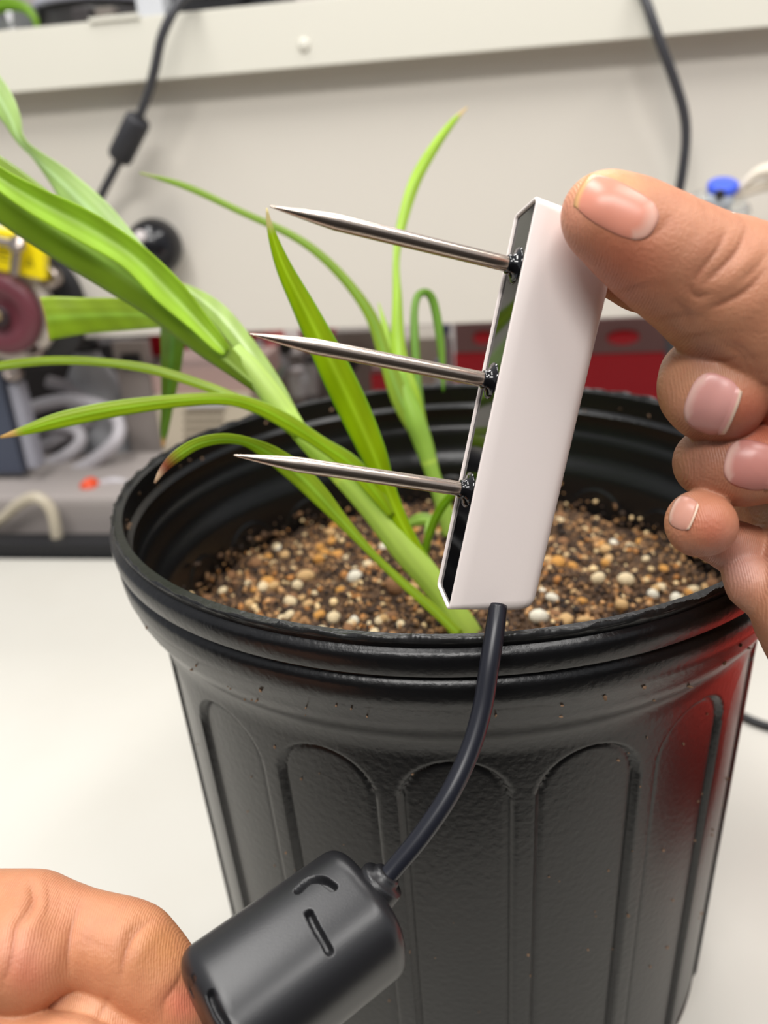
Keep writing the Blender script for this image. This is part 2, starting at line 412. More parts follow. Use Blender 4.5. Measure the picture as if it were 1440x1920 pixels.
# ================================================================ GRASS PLANTS
m_leaf = mat('leaf', (.2, .4, .03), .38, attr='Col', transl=.45, bump=.15, bscale=900, spec=.5, bdist=.0004)
LG = s2l(126, 178, 28); LY = s2l(196, 222, 96); LP = s2l(176, 206, 140); LD = s2l(92, 146, 34); TAN = s2l(222, 190, 140); RB = s2l(158, 92, 66)
def leaf(name, pts, base, mid=None, fold=.35, twist=0, tip=.04, tipc=TAN, parent=None, n=90, tw=None, edge=None, tip2=None):
    """ribbon blade: pts (px,py,half width px,depth); v runs from first to last point = tip"""
    p = np.array([[*P(a, b, z), h*z/F] for a, b, h, z in pts]); q = catmull(p, n)
    c, w = q[:, :3], np.maximum(q[:, 3], .00015)
    T = np.gradient(c, axis=0); T /= np.linalg.norm(T, axis=1)[:, None]
    Vw = c-CAM; Vw /= np.linalg.norm(Vw, axis=1)[:, None]
    S = np.cross(T, Vw); S /= np.linalg.norm(S, axis=1)[:, None]; Nn = np.cross(S, T)
    tws = np.interp(np.linspace(0, 1, n), *tw) if tw else np.full(n, float(twist)); tws = np.radians(tws)[:, None]
    S2 = S*np.cos(tws)+Nn*np.sin(tws); N2 = -S*np.sin(tws)+Nn*np.cos(tws)
    us = np.linspace(-1, 1, 13)
    Vv = c[:, None]+(w[:, None]*us[None])[..., None]*S2[:, None]+(w[:, None]*fold*(np.abs(us)[None]**1.3-.4))[..., None]*N2[:, None]
    rip = .00012*np.sin(us*26)[None, :, None]*N2[:, None]
    Vv = Vv+rip*np.clip(w/.003, 0, 1)[:, None, None]
    Fs = []
    k = 13
    for a in range(n-1):
        for b in range(k-1): Fs.append((a*k+b, a*k+b+1, (a+1)*k+b+1, (a+1)*k+b))
    o = mesh_obj(name, Vv.reshape(-1, 3), Fs, m_leaf, parent)
    sol = o.modifiers.new('thickness', 'SOLIDIFY'); sol.thickness = .0003; sol.offset = 0
    base = np.array(base)*np.array((1.0+1.25*max(0, 1-base[0]/.55), 1.25, 1.35)); mid = np.array(mid)*1.2 if mid is not None else np.clip(base*1.4+.08, 0, 1)
    v = np.linspace(0, 1, n)[:, None, None]; u = us[None, :, None]
    m_ = np.exp(-(u/.16)**2)
    col = base*(1-m_)+mid*m_
    col = col*(1+.10*np.sin(u*40)+.05*np.sin(v*37+u*3))
    if edge is not None: e = np.clip((np.abs(u)-.8)/.2, 0, 1); col = col*(1-e)+np.array(edge)*e
    t = np.clip((v-(1-tip))/(.4*tip+1e-6), 0, 1); col = col*(1-t)+np.array(tipc)*t
    if tip2 is not None: t = np.clip((v-(1-tip*.45))/(.15*tip), 0, 1); col = col*(1-t)+np.array(tip2)*t
    set_col(o, np.clip(np.broadcast_to(col, (n, k, 3)), 0, 1).reshape(-1, 3))
    return o
def stem(name, pts, c0, c1, parent, nodes=()):
    o = tube(name, [P(a, b, z) for a, b, h, z in pts], [h*z/F for a, b, h, z in pts], m_leaf, parent, 100, 20)
    v = np.repeat(np.linspace(0, 1, 100), 20)[:, None]; u = np.tile(np.arange(20)/20*2*np.pi, 100)[:, None]
    col = np.array(c0)*(1-v)+np.array(c1)*v; col = col*np.array((1.12, 1.15, 1.1))
    col = col*(1+.08*np.sin(u*9))
    for nd in nodes: col = col+np.array((.25, .22, .05))*np.exp(-((v-nd)/.012)**2)
    set_col(o, np.clip(col, 0, 1)); return o

def zsoil(px, py): return None
gp = empty('grass_plant', tuple(P(872, 1185, .355)), 'tall bright green grass plant leaning left with broad arching blades', 'plant')
stem('stem', [(880, 1205, 30, .368), (872, 1185, 29, .362), (825, 1110, 24, .358), (760, 1030, 27, .356), (700, 950, 27, .355), (640, 885, 24, .355), (590, 840, 19, .355), (558, 806, 17, .356), (535, 775, 18, .357)],
     s2l(190, 214, 96), s2l(206, 226, 126), gp, (.72, .99))
stem('sheath', [(560, 808, 17, .356), (535, 775, 21, .357), (505, 735, 22, .357), (470, 690, 20, .357), (440, 655, 14, .357)], s2l(206, 226, 126), s2l(196, 218, 130), gp)
# big cupped blade going up left
leaf('leaf', [(500, 738, 12, .355), (440, 688, 20, .353), (380, 636, 30, .35), (300, 562, 40, .345), (200, 492, 46, .34), (100, 425, 50, .335), (0, 352, 54, .33), (-90, 290, 52, .325)],
     s2l(108, 158, 44), s2l(186, 210, 120), fold=.5, tw=([0, .3, 1], [15, 5, -12]), tip=.001, parent=gp)
# inner paler blade lying in it, with the rounded end by the collar
leaf('leaf', [(424, 662, 6, .350), (412, 648, 14, .348), (372, 604, 20, .345), (315, 545, 29, .340), (245, 478, 27, .334), (160, 425, 30, .328), (70, 378, 26, .322), (0, 335, 20, .318), (-90, 270, 18, .315)],
     s2l(160, 204, 62), s2l(200, 226, 130), fold=-.4, tw=([0, 1], [-10, 10]), tip=.001, parent=gp)
# pale blade right of the sheath
leaf('leaf', [(545, 776, 14, .36), (510, 720, 18, .362), (460, 650, 20, .368), (410, 590, 20, .378), (370, 556, 14, .39), (335, 532, 4, .40)],
     s2l(150, 190, 100), s2l(206, 222, 170), fold=.4, parent=gp)
# twisting blade, upper left
leaf('leaf', [(380, 620, 14, .362), (310, 540, 22, .37), (240, 470, 28, .38), (180, 405, 32, .39), (120, 345, 26, .40), (72, 300, 17, .41), (38, 262, 13, .415), (20, 220, 20, .42), (-10, 170, 24, .43), (-60, 110, 22, .44)],
     s2l(150, 192, 112), s2l(190, 214, 160), fold=.3, tw=([0, .5, .65, .8, 1], [0, 10, 60, 20, 0]), tip=.001, parent=gp)
# broad horizontal blade passing left, curling back at its end
leaf('leaf', [(330, 596, 14, .37), (280, 591, 24, .39), (220, 590, 30, .40), (160, 592, 33, .405), (110, 595, 38, .405), (84, 598, 40, .402)],
     s2l(150, 190, 56), s2l(178, 210, 90), fold=.2, tip=.001, parent=gp)
# drooping blade seen behind
leaf('leaf', [(322, 575, 12, .40), (324, 610, 22, .44), (322, 670, 20, .46), (316, 740, 13, .47), (309, 800, 8, .475), (305, 838, 3, .48)],
     s2l(98, 152, 52), s2l(120, 168, 80), fold=.2, tip=.06, parent=gp)
leaf('leaf', [(560, 815, 10, .352), (510, 780, 9, .35), (450, 750, 9, .35), (380, 722, 9, .352), (290, 694, 9, .355), (200, 680, 8, .357), (100, 676, 8, .36), (0, 686, 8, .365), (-60, 700, 7, .368)],
     s2l(134, 178, 50), s2l(176, 202, 110), fold=.3, tip=.001, parent=gp)
leaf('leaf', [(735, 968, 6, .348), (705, 925, 14, .345), (660, 872, 17, .343), (600, 830, 13, .34), (540, 792, 15, .336), (480, 762, 13, .332), (420, 748, 11, .328), (330, 752, 12, .324), (220, 766, 15, .32), (120, 786, 15, .316), (50, 806, 9, .313), (0, 820, 2, .312)],
     s2l(136, 182, 26), s2l(156, 196, 40), fold=.25, tip=.05, tipc=s2l(226, 190, 120), edge=s2l(176, 208, 90), parent=gp)
leaf('leaf', [(862, 1190, 9, .352), (800, 1132, 9, .35), (750, 1088, 8, .348), (700, 1040, 7, .345), (640, 975, 12, .34), (600, 930, 18, .335), (560, 890, 20, .33), (510, 853, 17, .322), (465, 830, 11, .314), (420, 823, 11, .308), (372, 832, 12, .302), (332, 856, 12, .298), (305, 882, 7, .296), (290, 906, 2, .295)],
     s2l(138, 184, 44), s2l(166, 204, 74), fold=.25, tw=([0, .6, .75, 1], [0, 0, 35, 25]), tip=.085, tipc=s2l(170, 100, 70), tip2=s2l(226, 200, 170), parent=gp)
leaf('leaf', [(835, 1118, 9, .357), (795, 1055, 12, .354), (755, 985, 14, .35), (725, 915, 17, .345), (700, 850, 25, .337), (662, 765, 30, .328), (622, 682, 29, .318), (572, 580, 22, .308), (532, 500, 15, .301), (508, 432, 7, .296), (500, 390, 1.2, .294)],
     s2l(146, 190, 16), s2l(186, 214, 50), fold=.3, tip=.05, tipc=s2l(226, 214, 160), edge=s2l(150, 200, 50), parent=gp)

gb = empty('grass_tiller', tuple(P(835, 965, .45)), 'slim upright grass shoot behind the white sensor with a thin looping blade', 'plant')
stem('stem', [(845, 1000, 16, .452), (832, 950, 15, .448), (812, 890, 14, .444), (795, 835, 18, .442), (778, 790, 20, .44), (760, 740, 17, .44), (748, 700, 12, .44)],
     s2l(176, 206, 100), s2l(160, 198, 80), gb, (.45,))
leaf('leaf', [(790, 815, 16, .44), (765, 740, 22, .438), (752, 690, 18, .44), (746, 640, 13, .442), (745, 560, 9, .445), (743, 490, 6, .45), (752, 425, 9, .455), (778, 340, 11, .462), (815, 275, 9, .47), (848, 230, 6, .478), (876, 201, 1, .485)],
     s2l(150, 196, 60), s2l(180, 212, 100), fold=.35, tip=.06, tipc=s2l(236, 214, 160), parent=gb)
leaf('leaf', [(785, 820, 12, .438), (752, 750, 18, .436), (722, 668, 13, .434), (698, 598, 11, .432), (660, 540, 9, .43), (605, 482, 8, .428), (545, 440, 7, .427), (450, 396, 6, .428), (350, 350, 6, .43), (262, 324, 1.5, .432)],
     s2l(128, 176, 60), s2l(150, 190, 90), fold=.35, tip=.05, tipc=s2l(190, 200, 130), parent=gb)
leaf('leaf', [(792, 800, 8, .446), (783, 720, 8, .45), (778, 640, 8, .452), (777, 585, 7, .454), (783, 556, 7, .456), (798, 548, 7, .458), (812, 565, 8, .46), (823, 620, 8, .462), (829, 680, 6, .464), (831, 735, 2, .466)],
     s2l(92, 152, 50), s2l(130, 180, 90), fold=.3, tip=.03, tipc=LD, parent=gb)
leaf('leaf', [(770, 760, 14, .442), (748, 705, 14, .445), (732, 650, 10, .448), (720, 605, 5, .45), (710, 568, 1, .452)],
     s2l(160, 202, 76), fold=.3, tip=.03, tipc=LY, parent=gb)

gs_ = empty('grass_seedling', tuple(P(795, 1055, .40)), 'tiny two-leaf green seedling in the soil just left of the white sensor', 'plant')
leaf('leaf', [(792, 1075, 5, .398), (800, 1020, 7, .39), (815, 975, 8, .382), (833, 945, 8, .374), (852, 922, 6, .366), (862, 905, 2, .36)], s2l(104, 168, 20), fold=.3, tip=.01, parent=gs_)
leaf('leaf', [(795, 1060, 2, .398), (803, 990, 6, .41), (808, 975, 9, .412), (788, 974, 12, .414), (770, 980, 8, .416), (758, 988, 2, .418)], s2l(120, 176, 70), fold=.3, tip=.01, parent=gs_)

# ================================================================ SOIL SENSOR
m_white = mat('white_abs', s2l(248, 237, 232), .38, bump=.03, bscale=1200, sss=.0)
m_resin = mat('black_resin', (.004, .004, .005), .06, coat=.5)
m_steel = mat('stainless_steel', s2l(210, 194, 180), .25, metal=1.0, bump=.06, bscale=1500, bdist=.0002)
m_cable = mat('black_cable_pvc', (.011, .012, .018), .32)
ET = P(1011, 362, .2075); EB = P(842, 1150, .2275)          # front left long edge of the housing
L = ET-EB; LEN = np.linalg.norm(L); Lh = L/LEN
def perp_tip(base, px, py):
    """point on the pixel ray making the probe square to the housing's length"""
    d = (P(px, py, 1)-CAM); t = np.dot(base-CAM, Lh)/np.dot(d, Lh); return CAM+d*t
_b = P(912, 710, .2210)
tiltZ = .2020
_t = P(470, 628, tiltZ); ph = _t-_b; ph -= Lh*np.dot(ph, Lh); ph /= np.linalg.norm(ph)   # probe direction
nh = np.cross(Lh, ph); nh = nh if np.dot(nh, CAM-_b) > 0 else -nh                         # big face normal, toward the viewer
WID, THK, CH = .0268, .0126, .0040
sensor = empty('soil_sensor', tuple(EB+L/2), 'white three-pronged soil probe with black resin face held upright over the pot', 'sensor')
def S(l, p, n): return Vector(EB+Lh*l-ph*p-nh*n)             # l along length, p away from the probes, n into the thickness
def outline(R, inset, m=9):
    """rounded trapezoid in (length, thickness), shrunk by inset; corner radius R"""
    P4 = [(0, 0), (LEN, 0), (LEN-CH, THK), (CH, THK)]; out = []
    for i in range(4):
        p0, p1, p2 = [np.array(P4[(i+k-1) % 4], float) for k in range(3)]
        e0 = (p1-p0)/np.linalg.norm(p1-p0); e1 = (p2-p1)/np.linalg.norm(p2-p1)
        n0 = np.array((-e0[1], e0[0])); n1 = np.array((-e1[1], e1[0]))     # inward
        # corner of the polygon inset by R
        A_ = np.array([n0, n1]); c_ = np.linalg.solve(A_, np.array([n0@p1+R, n1@p1+R]))
        a0 = math.atan2(-n0[1], -n0[0]); a1 = math.atan2(-n1[1], -n1[0])
        while a1 < a0: a1 += 2*math.pi
        for t in np.linspace(a0, a1, m): out.append(c_+max(R-inset, 1e-5)*np.array((math.cos(t), math.sin(t))))
    return out
secs = [(.0022, .0020, .0009), (.0008, .0020, .0009), (.0001, .0020, .0009), (0, .0020, .0008), (-.0002, .0019, .0005), (-.0001, .0018, .0002), (.0002, .0018, 0)]
rb = .0046
for p_ in np.linspace(.004, WID-rb, 8): secs.append((p_, .0018+.0034*(p_/WID), 0))
for a_ in np.linspace(.12, math.pi/2, 9): secs.append((WID-rb+rb*math.sin(a_), .0018+.0034*((WID-rb*.3)/WID), rb*(1-math.cos(a_))))
Vh = []; 
for p_, R_, ins_ in secs: Vh += [S(l_, p_, n_)[:] for l_, n_ in outline(R_, ins_)]
nk = 36; Fs = []
for i in range(len(secs)-1):
    for j in range(nk): Fs.append((i*nk+j, (i+1)*nk+j, (i+1)*nk+(j+1) % nk, i*nk+(j+1) % nk))
Fs.append(tuple((len(secs)-1)*nk+j for j in range(nk)))
housing = mesh_obj('housing', Vh, Fs, m_white, sensor)
bm = bmesh.new(); i_ = .0014
ins = [S(l_, 0, n_) for l_, n_ in outline(.0020, .0009)]
v0 = [bm.verts.new(v-Vector(ph)*.0006) for v in ins]; v1 = [bm.verts.new(v-Vector(ph)*.0020) for v in ins]
bm.faces.new(v0); bm.faces.new(v1[::-1])
for i in range(len(v0)): bm.faces.new((v0[i], v1[i], v1[(i+1) % len(v0)], v0[(i+1) % len(v0)]))
bmesh.ops.recalc_face_normals(bm, faces=bm.faces)
tag(bm_obj('resin_face', bm, m_resin, sensor, False), 'glossy black resin potting face')
def line_face(px, py, n):
    """l coordinate where the pixel ray meets the plane of the resin face"""
    d = P(px, py, 1)-CAM; t = np.dot(EB-CAM, ph)/np.dot(d, ph); q = CAM+d*t
    return np.dot(q-EB, Lh)
for bx, by, tx, ty in ((968, 497, 506, 401), (915, 713, 468, 628), (875, 919, 438, 842)):
    l = line_face(bx, by, 0); b = Vector(EB+Lh*l-nh*(THK*.52)); d = Vector(ph)
    dirr = perp_tip(np.array(b), tx, ty); ln = .0705
    # project: choose length so the tip falls on its pixel column
    best = min((abs((lambda q: 720+F*np.dot(q-CAM, RT)/np.dot(q-CAM, FW))(np.array(b)+ph*x)-tx), x) for x in np.linspace(.045, .09, 400))
    ln = best[1]; R_ = .00202
    prof = [(R_*.98, -.001), (R_, .001)]+[(R_, z) for z in (.02, .04, ln-.0165)]+[(R_*.97, ln-.0158), (R_*.80, ln-.012), (R_*.55, ln-.0075), (R_*.28, ln-.003), (.00022, ln-.0003), (.00008, ln)]
    pr_ = bm_obj('probe', lathe_bm(prof, 40, axis_M(b, d)), m_steel, sensor)
    # climbing collar of resin round the root of each probe
    bm = lathe_bm([(.0052, -.0007), (.0040, -.0003), (.0030, .0003), (.0025, .0012), (.0025, .0018), (R_, .0022)], 32, axis_M(b, d))
    for v in bm.verts:
        k = (v.co-b).dot(nh_v := Vector(nh)); v.co -= nh_v*k*(.12 if abs(k) > .003 else 0)
    bm_obj('resin_collar', bm, m_resin, sensor)
cable_pts = [(934, 1135, .2315, 17), (928, 1180, .2290, 18.5), (918, 1245, .2265, 19), (904, 1330, .2245, 19), (880, 1410, .222, 19), (842, 1490, .219, 19), (790, 1567, .217, 18.5), (742, 1625, .216, 18), (722, 1648, .2155, 18), (700, 1672, .215, 18)]
tag(pxtube('cable', [(a, b, z, r*1.0) for a, b, z, r in cable_pts], m_cable, sensor, 90, 20), 'black sheathed cable curving down from the housing')

# ================================================================ INLINE MODULE
m_mod = mat('matte_black_abs', (.013, .013, .0145), .34, bump=.12, bscale=2200, spec=.6, bdist=.0002)
C1 = P(655, 1729, .2165); C0 = P(446, 1885, .2010); _d = (C1-C0)/np.linalg.norm(C1-C0); C1 = C1+_d*.0022; C0 = C0-_d*.0022
ax = C1-C0; ML = np.linalg.norm(ax); ax /= ML
vw = CAM-(C0+C1)/2; vw -= ax*np.dot(vw, ax); vw /= np.linalg.norm(vw); sd = np.cross(ax, vw)
ang = math.radians(-28); e1 = math.cos(ang)*vw+math.sin(ang)*sd; e2 = -math.sin(ang)*vw+math.cos(ang)*sd
RX, RY, EXPO = .0150, .0172, 2.7
def mod_pt(a, t, off=0):
    """a along axis metres (0..ML is the straight part), t angle"""
    E = .0062
    k = 1.0
    if a > ML: u = min((a-ML)/E, 1); k = (1-u**2.6)**(1/2.6)
    if a < 0: u = min(-a/E, 1); k = (1-u**2.6)**(1/2.6)
    k = max(k, .0)
    c, s = math.cos(t), math.sin(t)
    rr = (abs(c/(RX))**EXPO+abs(s/RY)**EXPO)**(-1/EXPO)
    sc_ = 1 if k == 1 else (1-.0)*k if rr == 0 else max(0, (rr-.009*(1-k))/rr) if k > .02 else max(0, (rr-.009)/rr)
    return C0+ax*a+(e1*c+e2*s)*(rr*sc_+off)
module = empty('inline_module', tuple((C0+C1)/2), 'chunky rounded matt black cable module with slots held by the lower left hand', 'electronic module')
aa = np.r_[-.0062+.0062*(1-np.cos(np.linspace(0, np.pi/2, 26))), np.linspace(0, ML, 170)[1:-1], ML+.0062*np.sin(np.linspace(0, np.pi/2, 26))]
KT = 420; tt = np.arange(KT)*2*np.pi/KT
def mod_surf(px, py):
    def err(a, t):
        q = mod_pt(a, t)
        if np.dot(q-(C0+ax*np.clip(a, 0, ML)), CAM-q) < 0: return 1e9
        z = np.dot(q-CAM, FW); return (720+F*np.dot(q-CAM, RT)/z-px)**2+(960-F*np.dot(q-CAM, UP)/z-py)**2
    best = min((err(a, t), a, t) for a in np.linspace(-.0058, ML+.0058, 50) for t in np.linspace(-2.6, 2.6, 60))
    sa, st = .0008, .06
    for _ in range(14):
        best = min((err(best[1]+i*sa, best[2]+j*st), best[1]+i*sa, best[2]+j*st) for i in (-1, 0, 1) for j in (-1, 0, 1)); sa *= .72; st *= .72
    return mod_pt(best[1], best[2])
slots = [([mod_surf(*p) for p in catmull(np.c_[np.array(pp, float), np.zeros(len(pp))], 9)[:, :2]], hw) for pp, hw in (
    ([(579, 1712), (592, 1738), (606, 1762), (618, 1784)], .0011), ([(394, 1864), (405, 1892), (424, 1925)], .0011),
    ([(559, 1669), (578, 1652), (603, 1649), (624, 1663)], .0012), ([(362, 1836), (352, 1852), (349, 1866)], .0009))]
V = []
for a in aa:
    for t in tt:
        p0 = mod_pt(a, t); ind = 0.
        for pp, hw in slots:
            if np.linalg.norm(p0-pp[4]) > .012: continue
            for u0, u1 in zip(pp, pp[1:]):
                u = np.clip(np.dot(p0-u0, u1-u0)/np.dot(u1-u0, u1-u0), 0, 1); dd = np.linalg.norm(p0-u0-u*(u1-u0))
                ind = max(ind, float(np.clip((hw-dd)/.0006, 0, 1))*.0024)
        V.append(mod_pt(a, t, -ind) if ind else p0)
na_ = len(aa); Fs = []
for i in range(na_-1):
    for j in range(KT): Fs.append((i*KT+j, i*KT+(j+1) % KT, (i+1)*KT+(j+1) % KT, (i+1)*KT+j))
Fs.append(tuple(range(KT-1, -1, -1))); Fs.append(tuple((na_-1)*KT+j for j in range(KT)))
mesh_obj('casing', np.array(V), Fs, m_mod, module)
sp = Vector(P(704, 1668, .2160)); sdv = Vector(P(742, 1625, .216)-P(690, 1690, .216)).normalized()
SR = .0062
bm_obj('strain_relief', lathe_bm([(SR*1.25, -.012), (SR*1.2, -.0065), (SR*1.02, -.0045), (SR, -.003), (SR, .0028), (SR*.93, .0036), (.0040, .0038), (.0038, .0050), (.0033, .0056), (.0026, .0057)], 40, axis_M(sp, sdv)), m_mod, module)

# ================================================================ HANDS (one continuous skin each, grown from a blended distance field)
def surface_nets(D, org, h):
    s = D < 0
    A = s[:-1, :-1, :-1]; cnt = np.zeros(A.shape, np.uint8)
    offs = [(i, j, k) for i in (0, 1) for j in (0, 1) for k in (0, 1)]
    n0, n1, n2 = D.shape
    for i, j, k in offs: cnt += s[i:n0-1+i, j:n1-1+j, k:n2-1+k]
    act = (cnt > 0) & (cnt < 8); I = np.argwhere(act)
    vid = np.full(A.shape, -1, np.int32); vid[act] = np.arange(len(I))
    vals = {o: D[I[:, 0]+o[0], I[:, 1]+o[1], I[:, 2]+o[2]] for o in offs}
    acc = np.zeros((len(I), 3)); c = np.zeros(len(I))
    for a in offs:
        for ax_ in range(3):
            if a[ax_]: continue
            b = list(a); b[ax_] = 1; b = tuple(b)
            va, vb = vals[a], vals[b]; m = (va < 0) != (vb < 0)
            t = np.where(m, va/np.where(m, va-vb, 1), 0)
            p = np.tile(np.array(a, float), (len(I), 1)); p[:, ax_] += t
            acc[m] += p[m]; c[m] += 1
    V = (I+acc/c[:, None])*h+org
    Q = []
    for ax_ in range(3):
        u, w = [(1, 2), (2, 0), (0, 1)][ax_]
        s0 = [slice(1, -1)]*3; s0[ax_] = slice(0, -1); s1 = list(s0); s1[ax_] = slice(1, None)
        a, b = s[tuple(s0)], s[tuple(s1)]
        for pos in (True, False):
            E_ = np.argwhere((a != b) & (a == pos))
            for d in range(3):
                if d != ax_: E_[:, d] += 1
            du = np.zeros(3, int); du[u] = 1; dw = np.zeros(3, int); dw[w] = 1
            q = [vid[tuple((E_-x).T)] for x in (0*du, du, du+dw, dw)]
            Q.append(np.stack(q if pos else q[::-1], -1))
    Q = np.concatenate(Q); Q = Q[(Q >= 0).all(1)]
    return V, Q

def cs(px, py, z): return np.array(((px-720)/F*z, (960-py)/F*z, z))
def make_field(lo, hi, h):
    ax3 = [np.arange(lo[i], hi[i], h) for i in range(3)]
    return ax3, np.full([len(a) for a in ax3], .012, np.float32)
def add_chain(field, pts, k=.003, fz=1.0, sub=False):
    """pts (px,py,depth,radius px) joined as round cones, smoothly blended into the field"""
    ax3, D = field
    C = [cs(a, b, z) for a, b, z, r in pts]; Rr = [r*z/F for a, b, z, r in pts]
    segs = list(zip(C, C[1:], Rr, Rr[1:])) if len(C) > 1 else [(C[0], C[0]+1e-6, Rr[0], Rr[0])]
    for a, b, ra, rb in segs:
        m = max(ra, rb)*max(1, fz)+.005; lo = np.minimum(a, b)-m; hi = np.maximum(a, b)+m
        sl = tuple(slice(max(0, int(np.searchsorted(ax3[i], lo[i]))), int(np.searchsorted(ax3[i], hi[i]))) for i in range(3))
        if any(q.stop <= q.start for q in sl): continue
        X, Y, Z = np.meshgrid(*[ax3[i][sl[i]].astype(np.float32) for i in range(3)], indexing='ij', sparse=True)
        d = b-a; dd = d @ d
        t = np.clip(((X-a[0])*d[0]+(Y-a[1])*d[1]+(Z-a[2])*d[2])/dd, 0, 1)
        dist = np.sqrt((X-a[0]-t*d[0])**2+(Y-a[1]-t*d[1])**2+((Z-a[2]-t*d[2])/fz)**2)-(ra+t*(rb-ra))
        o = D[sl]
        if sub:
            hh = np.clip(.5-.5*(o+dist)/k, 0, 1); D[sl] = o*(1-hh)-dist*hh+k*hh*(1-hh)
        else:
            hh = np.clip(.5+.5*(dist-o)/k, 0, 1); D[sl] = dist*(1-hh)+o*hh-k*hh*(1-hh)
def merge(f, g, k):
    D, G = f[1], g[1]; hh = np.clip(.5+.5*(G-D)/k, 0, 1); D[...] = G*(1-hh)+D*hh-k*hh*(1-hh)

m_skin = mat('skin', (.5, .25, .15), .44, attr='Col', bump=.42, bscale=1100, sss=.12, spec=.5, bdist=.00045, ridges=560., var=.3, vscale=200, vcol=s2l(176, 108, 82))
m_nail = mat('nail', (.6, .3, .25), .30, attr='Col', spec=.5, sss=.15)

def smooth_mesh(V, Q, it=2, lam=.5):
    n = len(V); e = np.concatenate([Q[:, [0, 1]], Q[:, [1, 2]], Q[:, [2, 3]], Q[:, [3, 0]]]); e = np.concatenate([e, e[:, ::-1]])
    deg = np.bincount(e[:, 0], minlength=n)[:, None]
    for _ in range(it):
        S_ = np.stack([np.bincount(e[:, 0], V[e[:, 1], i], n) for i in range(3)], -1)/deg
        V = V+lam*(S_-V)
    return V
def vnormals(V, Q):
    fn = np.cross(V[Q[:, 2]]-V[Q[:, 0]], V[Q[:, 3]]-V[Q[:, 1]])
    N_ = np.zeros_like(V)
    for i in range(4):
        for k in range(3): N_[:, k] += np.bincount(Q[:, i], fn[:, k], len(V))
    return N_/(np.linalg.norm(N_, axis=1)[:, None]+1e-12)
def poly_dist(px, py, pl):
    best = np.full(len(px), 1e9); par = np.zeros(len(px)); acc = 0.; pl = [tuple(v) for v in catmull(np.c_[np.array(pl, float), np.zeros(len(pl))], 14)[:, :2]] if len(pl) > 2 else pl
    tot = sum(math.hypot(b[0]-a[0], b[1]-a[1]) for a, b in zip(pl, pl[1:]))
    for (x0, y0), (x1, y1) in zip(pl, pl[1:]):
        dx, dy = x1-x0, y1-y0; t = np.clip(((px-x0)*dx+(py-y0)*dy)/(dx*dx+dy*dy), 0, 1)
        dd = np.hypot(px-x0-t*dx, py-y0-t*dy); m = dd < best
        best = np.where(m, dd, best); par = np.where(m, (acc+t*math.hypot(dx, dy))/tot, par); acc += math.hypot(dx, dy)
    return best, np.sin(np.clip(par, 0.02, .98)*np.pi)**.6
def build_hand(name, field, h, org, base, tints, creases, parent, zmax):
    V, Q = surface_nets(field[1], org, h)
    V = smooth_mesh(V, Q, 3)
    N_ = vnormals(V, Q)
    px = 720+F*V[:, 0]/V[:, 2]; py = 960-F*V[:, 1]/V[:, 2]
    face = np.clip(-np.sum(N_*V, 1)/np.linalg.norm(V, axis=1)*3, 0, 1)*(V[:, 2] < zmax)
    disp = np.zeros(len(V)); dark = np.zeros(len(V))
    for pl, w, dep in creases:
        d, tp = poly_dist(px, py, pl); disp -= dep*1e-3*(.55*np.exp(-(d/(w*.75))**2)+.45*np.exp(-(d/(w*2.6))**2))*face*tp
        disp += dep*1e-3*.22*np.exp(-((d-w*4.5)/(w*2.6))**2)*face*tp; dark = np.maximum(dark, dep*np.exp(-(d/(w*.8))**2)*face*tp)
    V = V+N_*disp[:, None]
    col = np.tile(np.array(base), (len(V), 1))
    for x, y, r, c, k in tints:
        t = (k*np.exp(-((px-x)**2+(py-y)**2)/r**2))[:, None]; col = col*(1-t)+np.array(c)*t
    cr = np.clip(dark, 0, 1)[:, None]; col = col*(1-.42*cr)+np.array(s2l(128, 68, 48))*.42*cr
    W_ = CAM+V[:, :1]*RT+V[:, 1:2]*UP+V[:, 2:]*FW
    Q = Q[:, ::-1]
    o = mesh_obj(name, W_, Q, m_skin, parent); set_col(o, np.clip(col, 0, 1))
    bvh = BVHTree.FromPolygons([Vector(v) for v in W_.tolist()], Q.tolist())
    return o, bvh
